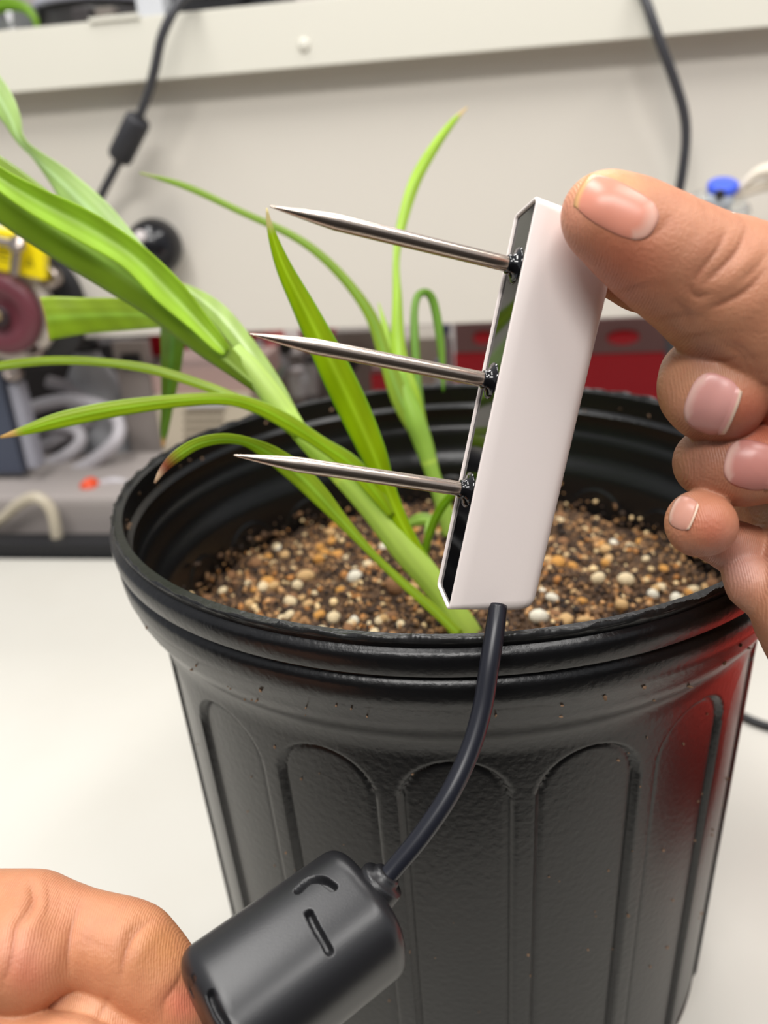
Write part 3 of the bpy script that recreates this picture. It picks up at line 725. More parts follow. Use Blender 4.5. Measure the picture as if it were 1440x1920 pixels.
def nail(bvh, cx, cy, a, b, rot, parent, free=1, bed=(226, 160, 146), label=None, off=.00028, ex=2.8, tipc=None):
    """nail plate hugging the finger: a,b half axes in px; long axis rot degrees, free edge on +a side if free=1"""
    n = 26; r_ = math.radians(rot); V = []; cols = []
    cam_v = Vector(CAM)
    for i in range(n):
        for j in range(n):
            u, v = -1+2*i/(n-1), -1+2*j/(n-1)
            # square to superellipse
            k = (abs(u)**ex+abs(v)**ex)**(1/ex); m = max(abs(u), abs(v)); s_ = m/k if k > 0 else 1
            uu, vv = u*s_, v*s_
            if free*uu > 0: uu = u*(s_**.35) if abs(v) < .999 else uu
            x = cx+math.cos(r_)*uu*a-math.sin(r_)*vv*b; y = cy+math.sin(r_)*uu*a+math.cos(r_)*vv*b
            d = (Vector(P(x, y, 1))-cam_v).normalized(); hit, nn, _, _ = bvh.ray_cast(cam_v, d)
            if hit is None:
                hit, nn, _, _ = bvh.find_nearest(Vector(P(x, y, .21)))
            edge = max(abs(u), abs(v)); fe = free*u > .8
            lift = off*.8*(1-edge**6)+((.0003 if tipc is None else 0) if fe else -.0001)
            V.append(hit+nn*lift)
            c = np.array(s2l(*bed)); f = free*u
            c = c*(1-.5*max(0, 1-abs((f+.85)/.25)))+np.array(s2l(240, 206, 190))*.5*max(0, 1-abs((f+.85)/.25))
            if f > .88: c = np.array(s2l(*(tipc or (240, 204, 180))))
            cols.append(c)
    Fs = [(i*n+j, i*n+j+1, (i+1)*n+j+1, (i+1)*n+j) for i in range(n-1) for j in range(n-1)]
    o = mesh_obj('nail', np.array([v[:] for v in V]), Fs, m_nail, parent)
    md = o.modifiers.new('thickness', 'SOLIDIFY'); md.thickness = .0003; md.offset = 0
    set_col(o, np.array(cols))
    if label: tag(o, label)
    return o

SK = s2l(196, 136, 104); RED = s2l(180, 92, 70); PINK = s2l(228, 158, 134); YEL = s2l(222, 168, 112); DUS = s2l(150, 104, 84); PALE = s2l(206, 158, 146)
# ---- right hand
h = .00060
lo, hi = (.030, -.075, .178), (.175, .098, .285)
hand = make_field(lo, hi, h)
def finger(f, pts, k=.0035, fz=1.0, km=.0007):
    g = (f[0], np.full_like(f[1], .012)); add_chain(g, pts, k, fz); merge(f, g, km)
# palm and wrist
add_chain(hand, [(1560, 700, .245, 120), (1600, 900, .245, 150), (1590, 1080, .240, 150), (1700, 1250, .242, 170), (1860, 1420, .25, 170)], .012)
add_chain(hand, [(1500, 780, .250, 80), (1490, 960, .250, 95), (1520, 1100, .240, 90)], .012)
add_chain(hand, [(1520, 1010, .226, 72), (1520, 1130, .224, 92), (1600, 1300, .226, 120)], .010)
# index, pressing on the back of the housing
finger(hand, [(1128, 506, .2315, 44), (1200, 528, .234, 50), (1300, 560, .238, 56), (1420, 610, .245, 64), (1560, 700, .250, 80)])
# middle
finger(hand, [(1540, 760, .250, 75), (1430, 720, .245, 58), (1350, 690, .239, 54), (1308, 700, .229, 62)], .005)
finger(hand, [(1306, 700, .224, 62), (1322, 722, .218, 74), (1345, 742, .214, 76), (1368, 752, .212, 58)], .007)
# ring
finger(hand, [(1540, 880, .250, 72), (1430, 850, .243, 56), (1360, 850, .236, 54)], .005)
finger(hand, [(1325, 866, .227, 60), (1352, 870, .222, 64), (1408, 872, .218, 66), (1446, 876, .216, 58)], .006)
# little finger
finger(hand, [(1560, 1010, .246, 66), (1440, 1050, .236, 46), (1385, 1030, .233, 44), (1335, 1010, .231, 44)], .005)
finger(hand, [(1300, 975, .224, 46), (1312, 982, .218, 53), (1328, 985, .216, 47)], .006)
# base joint of the little finger against the palm edge
finger(hand, [(1392, 1068, .229, 34), (1412, 1092, .228, 44), (1450, 1120, .227, 56)], .005)
# thumb
finger(hand, [(1128, 402, .2005, 74), (1172, 426, .2010, 80), (1235, 470, .2025, 90), (1283, 500, .2040, 95), (1340, 535, .2065, 106), (1392, 566, .2090, 124), (1470, 620, .213, 140), (1560, 740, .222, 150), (1620, 900, .230, 150)], .008, .92)
finger(hand, [(1385, 455, .2060, 30), (1412, 466, .2065, 34)], .006, 1, .006)
add_chain(hand, [(1340, 440, .200, 10), (1372, 455, .200, 14)], .006)
RH = empty('person', tuple(P(1400, 800, .23)), "person's right hand pinching the top of the white sensor, thumb in front and fingers curled", 'person')
cre = [([(1400, 428), (1382, 470), (1350, 505), (1318, 535)], 6, .8), ([(1362, 428), (1345, 468), (1312, 510), (1300, 535)], 6, .7),
       ([(1440, 500), (1400, 545), (1350, 572), (1322, 580)], 7, .7), ([(1292, 535), (1306, 556), (1330, 552)], 5, .5),
       ([(1440, 470), (1420, 500), (1385, 530)], 5, .35), ([(1300, 625), (1290, 590), (1262, 560)], 9, .35),
       ([(1260, 400), (1238, 430), (1200, 452)], 7, .30),
       ([(1352, 640), (1392, 668), (1412, 710)], 4, .3), ([(1372, 640), (1404, 664), (1424, 700)], 4, .25),
       ([(1300, 835), (1296, 870), (1304, 910)], 5, .2), ([(1316, 830), (1310, 870), (1318, 915)], 5, .2)]
tin = [(1130, 350, 70, YEL, .7), (1070, 400, 50, PINK, .6), (1150, 480, 90, RED, .45), (1180, 500, 80, RED, .3), (1300, 500, 60, DUS, .25),
       (1290, 680, 70, s2l(176, 130, 96), .6), (1320, 670, 30, s2l(150, 104, 96), .5), (1405, 780, 55, RED, .75), (1300, 860, 70, DUS, .6), (1350, 870, 60, s2l(136, 92, 74), .5),
       (1330, 1000, 55, RED, .7), (1390, 1060, 50, PALE, .8), (1430, 820, 60, RED, .6), (1300, 1020, 30, SK, .4)]
rh, rbv = build_hand('skin', hand, h, np.array(lo), SK, tin, cre, RH, .226)
nail(rbv, 1158, 390, 80, 46, 27, RH, -1, (222, 142, 120), 'thumb nail, pink with pale rim', tipc=(226, 170, 116))
nail(rbv, 1334, 757, 47, 56, 22, RH, 1, (220, 154, 146))
nail(rbv, 1408, 872, 50, 46, 12, RH, 1, (196, 128, 118))
nail(rbv, 1281, 962, 24, 32, 22, RH, 1, (206, 146, 128))

# ---- left hand, lower left corner
lo, hi = (-.135, -.175, .170), (-.035, -.080, .262)
lh = make_field(lo, hi, h)
add_chain(lh, [(-220, 1800, .232, 190), (-60, 1850, .232, 150), (-40, 2000, .235, 150)], .012)
# web and first joint
finger(lh, [(-120, 1750, .225, 120), (-10, 1742, .222, 96), (60, 1738, .221, 91), (140, 1755, .220, 77), (210, 1770, .219, 75), (250, 1788, .219, 78), (290, 1832, .219, 73), (328, 1892, .220, 70), (362, 1945, .222, 62)], .005, 1.0, .002)
finger(lh, [(-30, 1795, .213, 80), (30, 1790, .210, 84), (52, 1810, .210, 80)], .006, 1.0, .004)
# second finger underneath
finger(lh, [(-40, 1950, .232, 85), (90, 1905, .219, 80), (190, 1908, .217, 80), (262, 1950, .217, 78), (330, 2020, .224, 66)], .005, 1.0, .0008)
finger(lh, [(-40, 2070, .236, 80), (130, 2050, .234, 80), (260, 2080, .230, 70)], .005, 1.0, .0008)
# thumb, nearest, reaching under the module
finger(lh, [(-150, 1975, .213, 108), (0, 1992, .205, 98), (120, 2024, .200, 94), (230, 2062, .1955, 88), (330, 2070, .1925, 80)], .006, 1.0, .0008)
LH = empty('person', tuple(P(120, 1800, .22)), "person's left hand at the lower left corner, bent index finger against the black module", 'person')
cre = [([(150, 1698), (134, 1740), (128, 1790), (130, 1832)], 5, .9), ([(286, 1722), (252, 1752), (232, 1795), (226, 1842)], 5.5, 1.0),
       ([(270, 1725), (244, 1748), (232, 1775)], 4, .4), ([(62, 1650), (60, 1690), (30, 1740), (22, 1800), (4, 1850)], 5, .8),
       ([(54, 1652), (66, 1690), (48, 1725), (36, 1730)], 4, .6), ([(140, 1750), (180, 1770), (215, 1790)], 5, .12),
       ([(88, 1655), (92, 1690), (86, 1720)], 4, .3), ([(350, 1808), (330, 1850), (308, 1880), (304, 1918)], 5, .5),
       ([(205, 1868), (190, 1900), (180, 1920)], 5, .5), ([(110, 1660), (112, 1700), (104, 1740)], 4, .15)]
tin = [(40, 1790, 50, PINK, .4), (50, 1830, 50, RED, .5), (120, 1670, 80, s2l(190, 124, 92), .4), (170, 1810, 60, s2l(196, 128, 90), .5), (300, 1780, 60, s2l(186, 124, 72), .6),
       (345, 1880, 34, s2l(236, 140, 112), .9), (270, 1850, 50, SK, .2), (150, 1890, 60, s2l(222, 176, 140), .3)]
lh_o, lbv = build_hand('skin', lh, h, np.array(lo), s2l(192, 132, 96), tin, cre, LH, .232)

# ================================================================ BACKGROUND: shelf contents, far bench and its clutter
def RP(px, py, yr): return room_plane_pt(px, py, yr)
def pr_m(px, py, yr, rpx):
    return rpx*np.dot(np.array(RP(px, py, yr))-CAM, FW)/F
def ptube(name, pts, m, parent=None, n=70, k=14):
    """(px,py,plane distance,radius px) tube in the room"""
    return tube(name, [RP(a, b, y) for a, b, y, r in pts], [pr_m(a, b, y, r) for a, b, y, r in pts], m, parent, n, k)
def disc(name, px, py, yr, rpx, prof, m, parent=None, tilt=(0, 0), k=48):
    """lathe facing the viewer; prof in units of the radius: (r, out toward the room)"""
    q = RP(px, py, yr); R = pr_m(px, py, yr, rpx)
    d = (-YD + XD*tilt[0] + ZD*tilt[1]).normalized()
    return bm_obj(name, lathe_bm([(r*R, z*R) for r, z in prof], k, axis_M(q, d)), m, parent)
grey = lambda n, r, g, b, **k: mat(n, s2l(r, g, b), k.pop('rough', .5), **k)
m_glass = mat('clear_glass', (.95, .97, .97), .03, trans=1.0)
m_clearp = mat('clear_plastic', (.9, .92, .92), .12, trans=.9)
m_blk = grey('black_plastic', 34, 34, 36, rough=.35)
m_redb = grey('red_bin_plastic', 206, 24, 42, rough=.4)
m_maroon = grey('maroon_grip', 104, 54, 62, rough=.4)
m_tub = grey('milky_tubing', 186, 182, 186, rough=.3)
m_tubb = grey('beige_tubing', 186, 176, 156, rough=.35)

# far bench standing behind the dark gap
yf = yb+.045
far_bench = empty('far_bench', tuple(YD*(yf+.5)), 'grey far bench seen beyond the black gap behind the pot', 'workbench')
c = YD*(yf+.65)+ZD*(-.016)
bm_obj('worktop', box_bm(c.x, c.y, c.z, 3.2, 1.3, .03, .002, 2, ROOM), grey('far_worktop', 150, 144, 140), far_bench, False)
c = YD*(yf+.65)+ZD*(-.40)
bm_obj('cabinet_body', box_bm(c.x, c.y, c.z, 3.1, 1.2, .73, .002, 2, ROOM), grey('far_cabinet', 90, 86, 84), far_bench, False)
tag(pbox('gap_shade_strip', -700, 1023, 2300, 1049, yb+.004, .03, m_dark, bench, .001, z0=-.03), 'black strip standing in for the shaded gap along the back edge')  # solid black in place of the shade between the benches

# long low grey instrument tray at left
tray = pbox('equipment_tray', -420, 936, 262, 1020, yf+.01, .17, grey('tray_grey', 158, 150, 146, rough=.6), None, .008, z0=-.001)
tag(tray, 'low greige equipment tray behind the black gap, left of the pot', 'tray')
zt_ = max(v.co.z for v in tray.data.vertices)
def on_tray(px, py): return floor_pt(px, py, zt_)
t1 = empty('tubing_coil', tuple(RP(110, 880, yf+.16)), 'coil of milky grey tubing lying on the grey tray at the left edge', 'tubing')
for pts in ([(-60, 935, .60, 13), (60, 915, .60, 13), (150, 880, .60, 13), (215, 830, .60, 13), (222, 790, .62, 12), (190, 762, .63, 12), (120, 750, .64, 12), (40, 770, .64, 12), (-60, 800, .64, 12)],
            [(-60, 905, .62, 12), (40, 890, .62, 12), (110, 862, .62, 12), (150, 830, .63, 12), (140, 805, .64, 11), (80, 800, .65, 11), (-40, 830, .65, 11)],
            [(-60, 860, .66, 13), (40, 852, .66, 13), (120, 815, .66, 13), (170, 780, .67, 12), (150, 735, .68, 11), (90, 715, .68, 11)]):
    ptube('tube', pts, m_tub, t1)
t2 = ptube('tubing', [(-60, 1010, yf-.005, 10), (0, 975, yf-.01, 10), (35, 945, yf-.015, 10.5), (68, 933, yf-.02, 11), (95, 955, yf-.02, 11), (106, 1000, yf-.02, 11), (108, 1040, yf-.022, 11), (104, 1062, yf-.024, 11)], m_tubb)
tag(t2, 'beige tube looping down over the black gap at the left', 'tubing')
t3 = ptube('tubing', [(-60, 922, yf+.06, 8), (80, 928, yf+.06, 8), (160, 926, yf+.06, 8), (240, 915, yf+.06, 8), (300, 905, yf+.06, 8)], m_tubb)
tag(t3, 'thin beige tube running straight along the tray top', 'tubing')
oc = disc('tube_fitting', 168, 912, yf+.05, 15, [(.9, -.9), (1, -.6), (1, .6), (.9, .8), (.5, .85), (.5, 1.1), (.3, 1.1)], grey('orange_plastic', 226, 78, 34, rough=.4))
tag(oc, 'small round orange tube fitting on the grey tray left of the pot', 'fitting')
t4 = ptube('tubing', [(182, 910, yf+.06, 7), (215, 902, yf+.065, 7), (260, 912, yf+.07, 7), (330, 925, yf+.075, 7)], m_tub)
tag(t4, 'short grey tube running from the orange fitting toward the pot', 'tubing')

# dark housing behind the coils, jug, upright board
dk = pbox('dark_instrument', -420, 655, 262, 1000, .78, .10, grey('charcoal_case', 58, 54, 56), None, .006, z0=0)
tag(dk, 'dark charcoal instrument case behind the tubing at far left', 'instrument')
jug = empty('plastic_jug', tuple(RP(190, 800, .72)), 'translucent grey plastic jug behind the tubing coil', 'jug')
q = floor_pt(190, 850, 0); qb = RP(190, 800, .71); jr = pr_m(190, 750, .71, 52); jz = RP(190, 655, .71).z
bm_obj('jug_body', lathe_bm([(jr*.96, 0.001), (jr, .008), (jr, jz*.62), (jr*.9, jz*.78), (jr*.45, jz*.95), (jr*.42, jz)], 40, Matrix.Translation((qb.x, qb.y, 0))), grey('jug_grey', 178, 180, 184, rough=.3), jug)
bm_obj('jug_cap', lathe_bm([(jr*.5, jz), (jr*.5, jz+.014), (jr*.4, jz+.018)], 32, Matrix.Translation((qb.x, qb.y, 0))), m_blk, jug)
bd = pbox('upright_board', 232, 640, 292, 900, .70, .02, grey('board_greige', 176, 166, 160), None, .003, z0=0)
tag(bd, 'upright greige board between the jug and the vented cream box', 'board')
clp = pbox('clip', 226, 664, 262, 694, .695, .02, m_blk, None, .004)
tag(clp, 'small black clip on the upright greige board', 'clip')

# cream box with vent slots
vb = empty('vented_box', tuple(RP(390, 780, .66)), 'cream plastic box with rows of vent slots behind the pot rim', 'instrument')
pbox('case', 300, 738, 478, 900, .665, .14, grey('cream_case', 206, 194, 172), vb, .006, z0=0)
pbox('top_panel', 284, 690, 478, 738, .672, .13, grey('pinkish_panel', 196, 166, 158), vb, .004)
for k in range(7):
    pbox('vent_slot', 344, 772+k*15, 420, 778+k*15, .6635, .002, grey('slot_brown', 120, 108, 92), vb, .0004)
pbox('clear_lid', 346, 748, 424, 764, .660, .02, grey('lid_white', 214, 214, 220, rough=.2), vb, .003)

def bin_(x0, y0, x1, y1, yr, split, label, handle=True, z0=0):
    t = empty('storage_bin', tuple(RP((x0+x1)/2, y1, yr)), label, 'bin', None)
    ys = y0+(y1-y0)*split
    pbox('bin_body', x0, ys, x1, y1, yr, .12, m_redb, t, .003, z0=z0)
    if split > .05: pbox('frosted_front', x0, y0, x1, ys, yr+.001, .12, grey('frosted_maroon', 140, 104, 104), t, .003)
    if handle:
        cx = (x0+x1)/2; w = (x1-x0)*.18; cy = y0+(ys-y0)*.55
        q = RP(cx, cy, yr-.001); a = pr_m(cx, cy, yr, w); b = pr_m(cx, cy, yr, (ys-y0)*.2)
        bm = lathe_bm([(.9, -.002), (1, 0), (.9, .002)], 28); 
        for v in bm.verts: v.co = Vector((v.co.x*a, v.co.y*b, v.co.z*1.))
        M = Matrix((XD, ZD, -YD)).transposed().to_4x4(); bmesh.ops.transform(bm, matrix=Matrix.Translation(q) @ M, verts=bm.verts)
        bm_obj('handle_slot', bm, m_redb, t)
    return t
bin_(1085, 596, 1252, 738, .80, .47, 'red storage bin with frosted front right of the sensor under the panel')
bin_(852, 600, 960, 722, .80, .50, 'red storage bin half hidden behind the sensor\'s left edge')
lc = pbox('long_case', 244, 664, 760, 800, .97, .22, grey('long_case_greige', 168, 158, 154), None, .004, z0=0)
tag(lc, 'long greige case under the panel carrying the small red bins', 'case'); zlc = max(v.co.z for v in lc.data.vertices)
bin_(252, 620, 330, 662, .98, .0, 'small red bin just under the panel, behind the drooping leaf', False, zlc)
bin_(342, 618, 498, 656, .98, .0, 'wider red bin under the panel, left of the middle probe tip', False, zlc)
bin_(560, 612, 626, 640, .98, .0, 'narrow red bin behind the upright green blade', False, zlc)
bin_(696, 690, 742, 742, .82, .2, 'dark red bin low behind the leaning green shoot', False)
def gbox(name, x0, y0, x1, y1, yr, rgb, label, cat, depth=.1, bev=.004):
    return tag(pbox(name, x0, y0, x1, y1, yr, depth, grey('paint_%d_%d_%d' % rgb, *rgb), None, bev, z0=0), label, cat)
gbox('cardboard_box', 630, 620, 724, 730, .90, (166, 158, 152), 'grey box standing behind the upright blade under the panel', 'box', .05)
gbox('cardboard_box', 764, 634, 828, 740, .86, (206, 198, 184), 'cream box behind the thin looping blade', 'box')
gbox('cardboard_box', 500, 664, 566, 742, .91, (150, 142, 138), 'greige box behind the green capped bottle', 'box', .04)
def vial(px, y0, y1, w, yr, capm, label, body=None, cat='vial'):
    t = empty('vial', tuple(RP(px, y1, yr)), label, cat); q = RP(px, y1, yr); r = pr_m(px, y1, yr, w); h_ = RP(px, y0, yr).z-q.z
    M = Matrix.Translation(q)
    bm_obj('vial_body', lathe_bm([(r*.8, 0), (r, .003), (r, h_*.72), (r*.6, h_*.82), (r*.6, h_*.86)], 28, M), body or grey('frosted_white', 206, 208, 210, rough=.25), t)
    bm_obj('vial_cap', lathe_bm([(r*.75, h_*.84), (r*.78, h_*.86), (r*.78, h_*.98), (r*.7, h_)], 28, M), capm, t)
    return t
m_green = grey('green_cap', 20, 130, 78)
gc = empty('squeeze_bottle', tuple(RP(515, 730, .86)), 'clear squeeze bottle whose round green cap faces forward, behind the probes', 'bottle')
disc('cap', 515, 692, .85, 13.5, [(.9, -.4), (1, -.2), (1, .3), (.85, .5), (.4, .56), (.01, .58)], m_green, gc)
disc('bottle_neck', 515, 692, .862, 20, [(.5, -2), (1, -1.6), (1, -.3), (.8, 0), (.4, .05)], grey('frosted_white', 206, 208, 210, rough=.25), gc)
vial(492, 640, 700, 11, .88, grey('frosted_white', 206, 208, 210, rough=.25), 'small pale vial left of the green capped bottle')
vial(562, 690, 742, 17, .84, grey('pale_cap', 196, 190, 190), 'stubby clear jar just above the pot rim, left of the blade')
vial(588, 668, 740, 12, .90, m_blk, 'slim grey vial with black cap behind the upright blade')
vial(838, 606, 722, 13, .83, grey('blue_grey_cap', 120, 128, 158), 'tall pale blue-grey tube standing behind the looping blade')
vial(826, 676, 734, 9, .80, grey('blue_cap', 150, 170, 214), 'small pale blue vial left of the half hidden red bin')
blk = disc('roller', 652, 682, .86, 19, [(.85, -1), (1, -.8), (1, .2), (.8, .4), (.3, .45)], m_blk)
tag(blk, 'black round knob low beside the upright blade under the panel', 'knob')
blk = disc('roller', 534, 652, .88, 14, [(.85, -1), (1, -.8), (1, .2), (.8, .4), (.3, .45)], m_blk)
tag(blk, 'black round knob behind the tip of the middle probe', 'knob')

# black ball knob on the panel
kn = empty('ball_knob', tuple(RP(290, 463, yp)), 'glossy black ball knob fixed on the beige panel', 'knob')
q = RP(290, 463, yp-.03); kr = pr_m(290, 463, yp-.03, 52)
bm = bmesh.new(); bmesh.ops.create_uvsphere(bm, u_segments=40, v_segments=24, radius=kr, matrix=Matrix.Translation(q))
bm_obj('ball', bm, mat('gloss_black', (.01, .01, .012), .18), kn)
bm_obj('shank', lathe_bm([(kr*.45, -.001), (kr*.4, .004), (kr*.4, .034)], 24, axis_M(RP(290, 463, yp-.0005), -YD)), m_blk, kn)
bm_obj('button', lathe_bm([(kr*.24, 0), (kr*.22, .003), (kr*.1, .004)], 20, axis_M(q+(-YD*.86+ZD*.42-XD*.1)*kr*.98, -YD*.86+ZD*.42-XD*.1)), grey('pale_button', 200, 192, 190), kn)
# second dark shape half hidden behind the pale blade
tag(disc('panel_fitting', 106, 410, yp-.01, 17, [(.9, -1), (1, -.6), (1, .6), (.8, .9), (.3, 1)], m_blk), 'dark round fitting on the panel peeking above the pale blade', 'fitting')

# cords
cd = empty('power_cord', tuple(RP(262, 215, yp-.06)), 'black cord with ferrite barrel hanging over the shelf rail at the left', 'cord')
m_cord = grey('cord_grey', 62, 62, 66, rough=.4)
ptube('wire', [(470, -20, yp+.05, 8), (400, -12, yp+.0, 9), (350, -8, yp-.045, 9), (326, 20, yp-.058, 9), (303, 70, yp-.062, 9), (290, 130, yp-.060, 9), (276, 180, yp-.055, 8.5), (258, 225, yp-.05, 8), (224, 300, yp-.04, 8), (198, 350, yp-.032, 8), (172, 402, yp-.028, 8), (150, 440, yp-.03, 8)], m_cord, cd, 110)
a, b = RP(261, 221, yp-.052), RP(223, 298, yp-.042); fr_ = pr_m(240, 260, yp-.047, 23); ln = (b-a).length
bm_obj('ferrite_barrel', lathe_bm([(fr_*.55, 0), (fr_*.9, .001), (fr_, .003)]+[(fr_, ln-.003), (fr_*.9, ln-.001), (fr_*.5, ln)], 32, axis_M(a, b-a)), grey('ferrite_black', 46, 46, 50, rough=.5), cd)
for k in range(5):
    p_ = a+(b-a)*(.2+.15*k); bm_obj('rib', lathe_bm([(fr_*1.0, -.0008), (fr_*1.03, -.0004), (fr_*1.03, .0004), (fr_*1.0, .0008)], 32, axis_M(p_, b-a)), grey('ferrite_black', 46, 46, 50, rough=.5), cd)
rc = ptube('power_cord', [(1196, -40, yp-.035, 9), (1214, 10, yp-.05, 9.5), (1238, 80, yp-.055, 9.5), (1264, 150, yp-.052, 9.5), (1282, 210, yp-.048, 9.5), (1286, 260, yp-.045, 9), (1280, 320, yp-.043, 9), (1270, 380, yp-.04, 9), (1262, 460, yp-.035, 9), (1258, 560, yp-.03, 9), (1258, 640, yp-.02, 10), (1256, 720, yp+.0, 10)], m_cord, None, 110)
tag(rc, 'dark grey cord hanging down the panel on the right, behind the thumb', 'cord')
q0 = [floor_pt(x, y, .003) for x, y in ((1330, 1300), (1372, 1330), (1402, 1348), (1440, 1362), (1490, 1372), (1560, 1378), (1700, 1370))]
bc = tube('power_cord', q0, .0032, m_blk, None, 60, 14); tag(bc, 'black cable lying on the white worktop right of the pot', 'cord')

# sampling valve with blue button, right edge
vv = empty('sampling_valve', tuple(RP(1350, 400, yp-.05)), 'clear plastic valve with blue button and ivory lever at the right edge of the panel', 'valve')
yv = yp-.06
bm_obj('clear_dish', lathe_bm([(.030, -.003), (.034, 0), (.034, .004), (.029, .009), (.012, .013), (.010, .012)], 40, axis_M(RP(1338, 398, yv), -YD*.45+ZD*.9)), m_clearp, vv)
bm_obj('valve_body', lathe_bm([(.012, -.02), (.014, -.012), (.010, -.006), (.010, .002), (.013, .006), (.013, .014), (.011, .017)], 32, axis_M(RP(1347, 392, yv-.01), ZD*.95-YD*.2)), grey('pale_steel_grey', 196, 204, 212, rough=.2), vv)
bm_obj('button', lathe_bm([(.0138, 0), (.0145, .002), (.0145, .007), (.012, .009), (.003, .0095)], 32, axis_M(RP(1354, 358, yv-.012), ZD*.9-YD*.35)), grey('blue_button', 74, 104, 232, rough=.3), vv)
bm_obj('dark_port', lathe_bm([(.0042, -.004), (.0045, .0), (.0035, .001)], 20, axis_M(RP(1350, 364, yv-.028), -YD)), m_blk, vv)
ptube('lever_arm', [(1365, 366, yv-.01, 8), (1395, 362, yv-.01, 8), (1425, 352, yv-.01, 9), (1460, 345, yv-.01, 10)], grey('ivory', 232, 222, 204), vv, 30)
ptube('lever_handle', [(1386, 356, yv-.012, 7), (1404, 338, yv-.014, 9), (1428, 322, yv-.016, 12), (1470, 318, yv-.016, 18)], grey('ivory', 232, 222, 204), vv, 30)
for x, y in ((1345, 412), (1372, 410), (1290, 376)):
    bm = bmesh.new(); bmesh.ops.create_uvsphere(bm, u_segments=20, v_segments=12, radius=.0050, matrix=Matrix.Translation(RP(x, y, yv-.03)))
    bm_obj('chrome_stud', bm, mat('chrome', (.85, .85, .86), .12, metal=1), vv)

# wheel and plate assembly, left edge
wy = yp-.10
wa = empty('wheel_assembly', tuple(RP(20, 580, wy)), 'instrument with maroon hand wheel, yellow label and black disc at the left edge', 'instrument')
disc('back_disc', 48, 575, wy+.045, 118, [(.97, -.12), (1, -.09), (1, .02), (.97, .05), (.2, .05)], grey('disc_black', 30, 29, 31, rough=.45), wa, k=64)
disc('pale_ring', 12, 585, wy+.02, 92, [(.80, -.2), (.86, -.25), (1, -.2), (1, .04), (.93, .10), (.80, .04), (.78, -.1)], grey('pale_ring_plastic', 222, 212, 200), wa, k=64)
disc('hand_wheel', 4, 590, wy-.005, 74, [(.92, -.25), (1, -.16), (1, .05), (.93, .13), (.55, .15), (.5, .08), (.2, .08)], m_maroon, wa, k=64)
disc('hub_ring', 0, 594, wy-.012, 20, [(.9, -.2), (1, 0), (1, .3), (.8, .4), (.3, .4)], grey('hub_dark', 50, 34, 38), wa)
disc('hub_screw', -4, 592, wy-.017, 9, [(.9, 0), (1, .3), (.8, .6), (.3, .6)], mat('brass', s2l(190, 170, 130), .3, metal=1), wa)
yl = RP(40, 478, wy+.0)
bm = box_bm(0, 0, 0, pr_m(40, 478, wy, 118), .012, pr_m(40, 478, wy, 78), .003, 3)
lbM = Matrix.Translation(RP(32, 474, wy+.006)) @ ROOM @ Matrix.Rotation(math.radians(14), 4, 'Y')
bmesh.ops.transform(bm, matrix=lbM, verts=bm.verts); lab = bm_obj('warning_label', bm, grey('yellow_label', 250, 226, 20, rough=.35), wa, False); tag(lab, 'yellow warning label with black print')
for k in range(4):
    p_ = lbM @ Vector((-.016+.002*(k % 2), -.0062, .006-k*.005)); bmm = box_bm(0, 0, 0, .018, .0006, .0011, 0); bmesh.ops.transform(bmm, matrix=Matrix.Translation(p_) @ lbM.to_3x3().to_4x4(), verts=bmm.verts)
    bm_obj('print_line', bmm, m_blk, lab, False)
for dx, rz in ((-.002, 30), (.002, -30), (0, 90)):
    p_ = lbM @ Vector((.018+dx, -.0062, -.006-(.0035 if rz == 90 else 0))); bmm = box_bm(0, 0, 0, .0007, .0006, .008 if rz != 90 else .007, 0)
    bmesh.ops.transform(bmm, matrix=Matrix.Translation(p_) @ lbM.to_3x3().to_4x4() @ Matrix.Rotation(math.radians(rz), 4, 'Y'), verts=bmm.verts); bm_obj('symbol_stroke', bmm, m_blk, lab, False)
m_nick = mat('brushed_nickel', s2l(176, 164, 156), .28, metal=1)
ptube('post', [(33, 460, wy-.012, 9), (30, 485, wy-.012, 9), (27, 515, wy-.012, 9)], m_nick, wa, 20)
disc('post_cap', 32, 458, wy-.014, 17, [(.8, -.5), (1, -.3), (1, .3), (.8, .5), (.3, .55)], m_nick, wa, (0, .8))
ptube('cross_bar', [(-60, 440, wy-.010, 8), (0, 452, wy-.010, 8), (30, 459, wy-.010, 8)], m_nick, wa, 20)
for x, y, r in ((96, 522, 20), (66, 655, 17), (24, 698, 17), (86, 505, 12)):
    disc('screw', x, y, wy+.02, r, [(.85, -.8), (1, -.5), (1, .5), (.8, .8), (.45, .9), (.45, .6), (.1, .6)], m_nick, wa, (.2, .3), 28)
disc('white_corner', -2, 418, wy+.03, 30, [(.9, -.3), (1, 0), (.9, .25), (.2, .3)], grey('white_plastic', 240, 238, 234), wa)
lb = pbox('blue_grey_bracket', -60, 690, 20, 890, wy+.03, .02, grey('slate_metal', 70, 76, 92), wa, .004)
lb2 = pbox('steel_strut', 32, 720, 52, 880, wy+.02, .02, grey('strut_grey', 150, 150, 160, rough=.3), wa, .004)

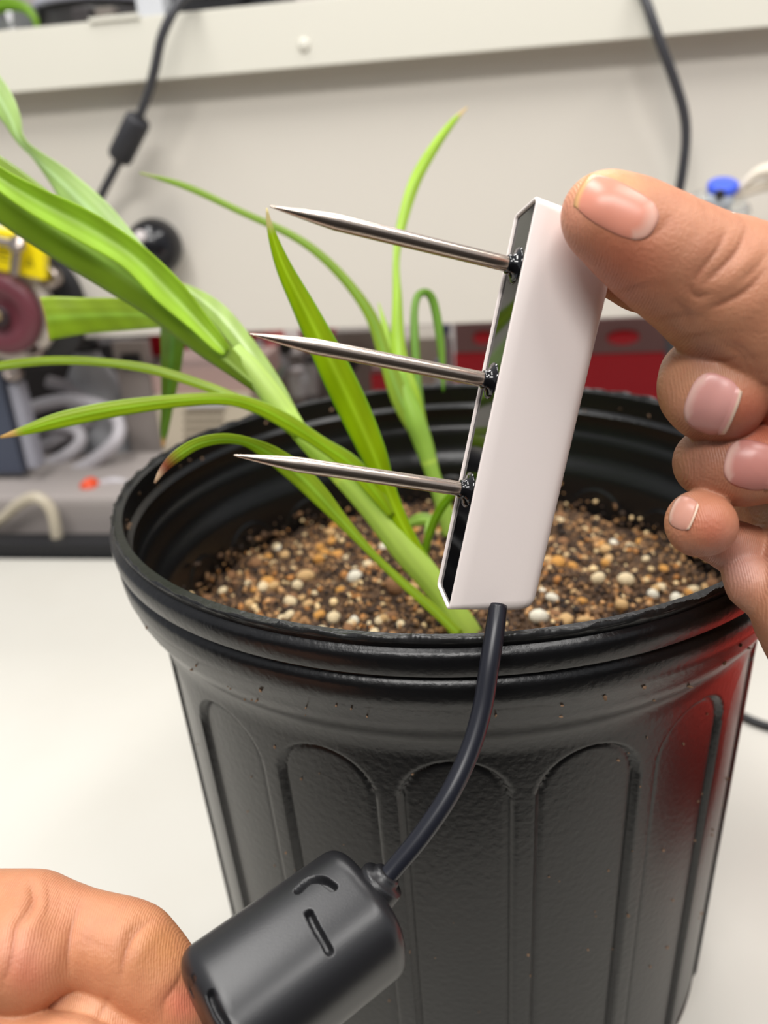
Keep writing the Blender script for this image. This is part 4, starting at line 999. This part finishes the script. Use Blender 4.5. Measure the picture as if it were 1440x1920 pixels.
# things standing on the shelf behind its rail
ys_ = yp+.05; zs_ = zr0+.012
def shelf_pt(px, yr): q = RP(px, 20, yr); return Vector((q.x, q.y, zs_))
gb_ = empty('beaker', tuple(shelf_pt(20, ys_)), 'clear ribbed cup at the top left corner on the shelf', 'cup')
q = shelf_pt(22, ys_); r = pr_m(22, 20, ys_, 48)
bm_obj('cup_wall', lathe_bm([(r*.9, .0005), (r*.92, .002), (r, .08), (r*.97, .08), (r*.89, .003)], 40, Matrix.Translation(q)), m_clearp, gb_)
bm_obj('pale_contents', lathe_bm([(r*.80, .004), (r*.86, .05), (r*.7, .054)], 32, Matrix.Translation(q)), grey('pale_powder', 214, 208, 196), gb_)
lf = empty('shelf_sprig', tuple(shelf_pt(10, ys_-.02)), 'green leaf arching out of the cup in the top left corner', 'plant')
zz = lambda px, py, yr: float(np.dot(np.array(RP(px, py, yr))-CAM, FW))
leaf('leaf', [(72, 62, 4, zz(66, 60, ys_-.035)), (66, 36, 6, zz(66, 36, ys_-.035)), (46, 14, 9, zz(46, 14, ys_-.035)), (14, 8, 11, zz(14, 8, ys_-.035)), (-20, 18, 12, zz(-20, 18, ys_-.035)), (-60, 50, 8, zz(-60, 50, ys_-.035))], s2l(96, 160, 30), parent=lf, tip=.01)
tb = empty('dark_tub', tuple(shelf_pt(185, ys_+.06)), 'round dark tub with clear domed lid on the shelf, left', 'tub')
q = shelf_pt(185, ys_+.06); r = pr_m(185, 20, ys_+.06, 112); zl = RP(185, 14, ys_+.06).z-zs_
bm_obj('tub_body', lathe_bm([(r*.92, .0005), (r*.94, .003), (r*.98, zl-.004), (r*.9, zl-.001)], 64, Matrix.Translation(q)), grey('tub_dark', 44, 42, 40, rough=.3), tb)
bm_obj('tub_rim', lathe_bm([(r*.96, zl-.004), (r*1.03, zl-.003), (r*1.03, zl+.004), (r*.98, zl+.007), (r*.9, zl+.004)], 64, Matrix.Translation(q)), grey('rim_grey', 176, 176, 188, rough=.2), tb)
bm_obj('tub_lid', lathe_bm([(r*.95, zl+.004), (r*.85, zl+.03), (r*.5, zl+.05), (r*.1, zl+.055)], 64, Matrix.Translation(q)), grey('lid_milky', 190, 188, 194, rough=.2), tb)
for k in range(4):
    tag(pbox('bottle_box', 92+k*44, 12, 126+k*44, 70, ys_-.05+.004*k, .02, grey('pack_%d' % k, *[(96, 90, 84), (60, 56, 56), (120, 112, 104), (50, 46, 46)][k]), None, .003, z0=zs_+.0005), ['grey-brown packet in front of the dark tub, second from the cup', 'near-black packet in front of the dark tub', 'taupe packet in front of the dark tub', 'rightmost dark packet in front of the tub'][k], 'packet') if k else None
tag(pbox('black_case', 318, -60, 520, 60, ys_, .10, m_blk, None, .005, z0=zs_+.0005), 'black box on the shelf right of the left cord', 'box')
tag(pbox('white_case', 252, -60, 304, 60, ys_-.055, .03, grey('white_case', 214, 216, 220, rough=.3), None, .006, z0=zs_+.0005), 'white rounded box on the shelf left of the cord', 'box')

# red carton just outside the frame on the right; its colour shows in the pot's side
q = Vector((.305, -.070, .041))
tag(bm_obj('red_carton', box_bm(q.x, q.y, q.z, 0.17, .19, .080, .003, 2, ROOM), grey('carton_red', 214, 58, 44, rough=.6), None, False), 'red carton on the worktop right of the pot, glowing in its side', 'box')
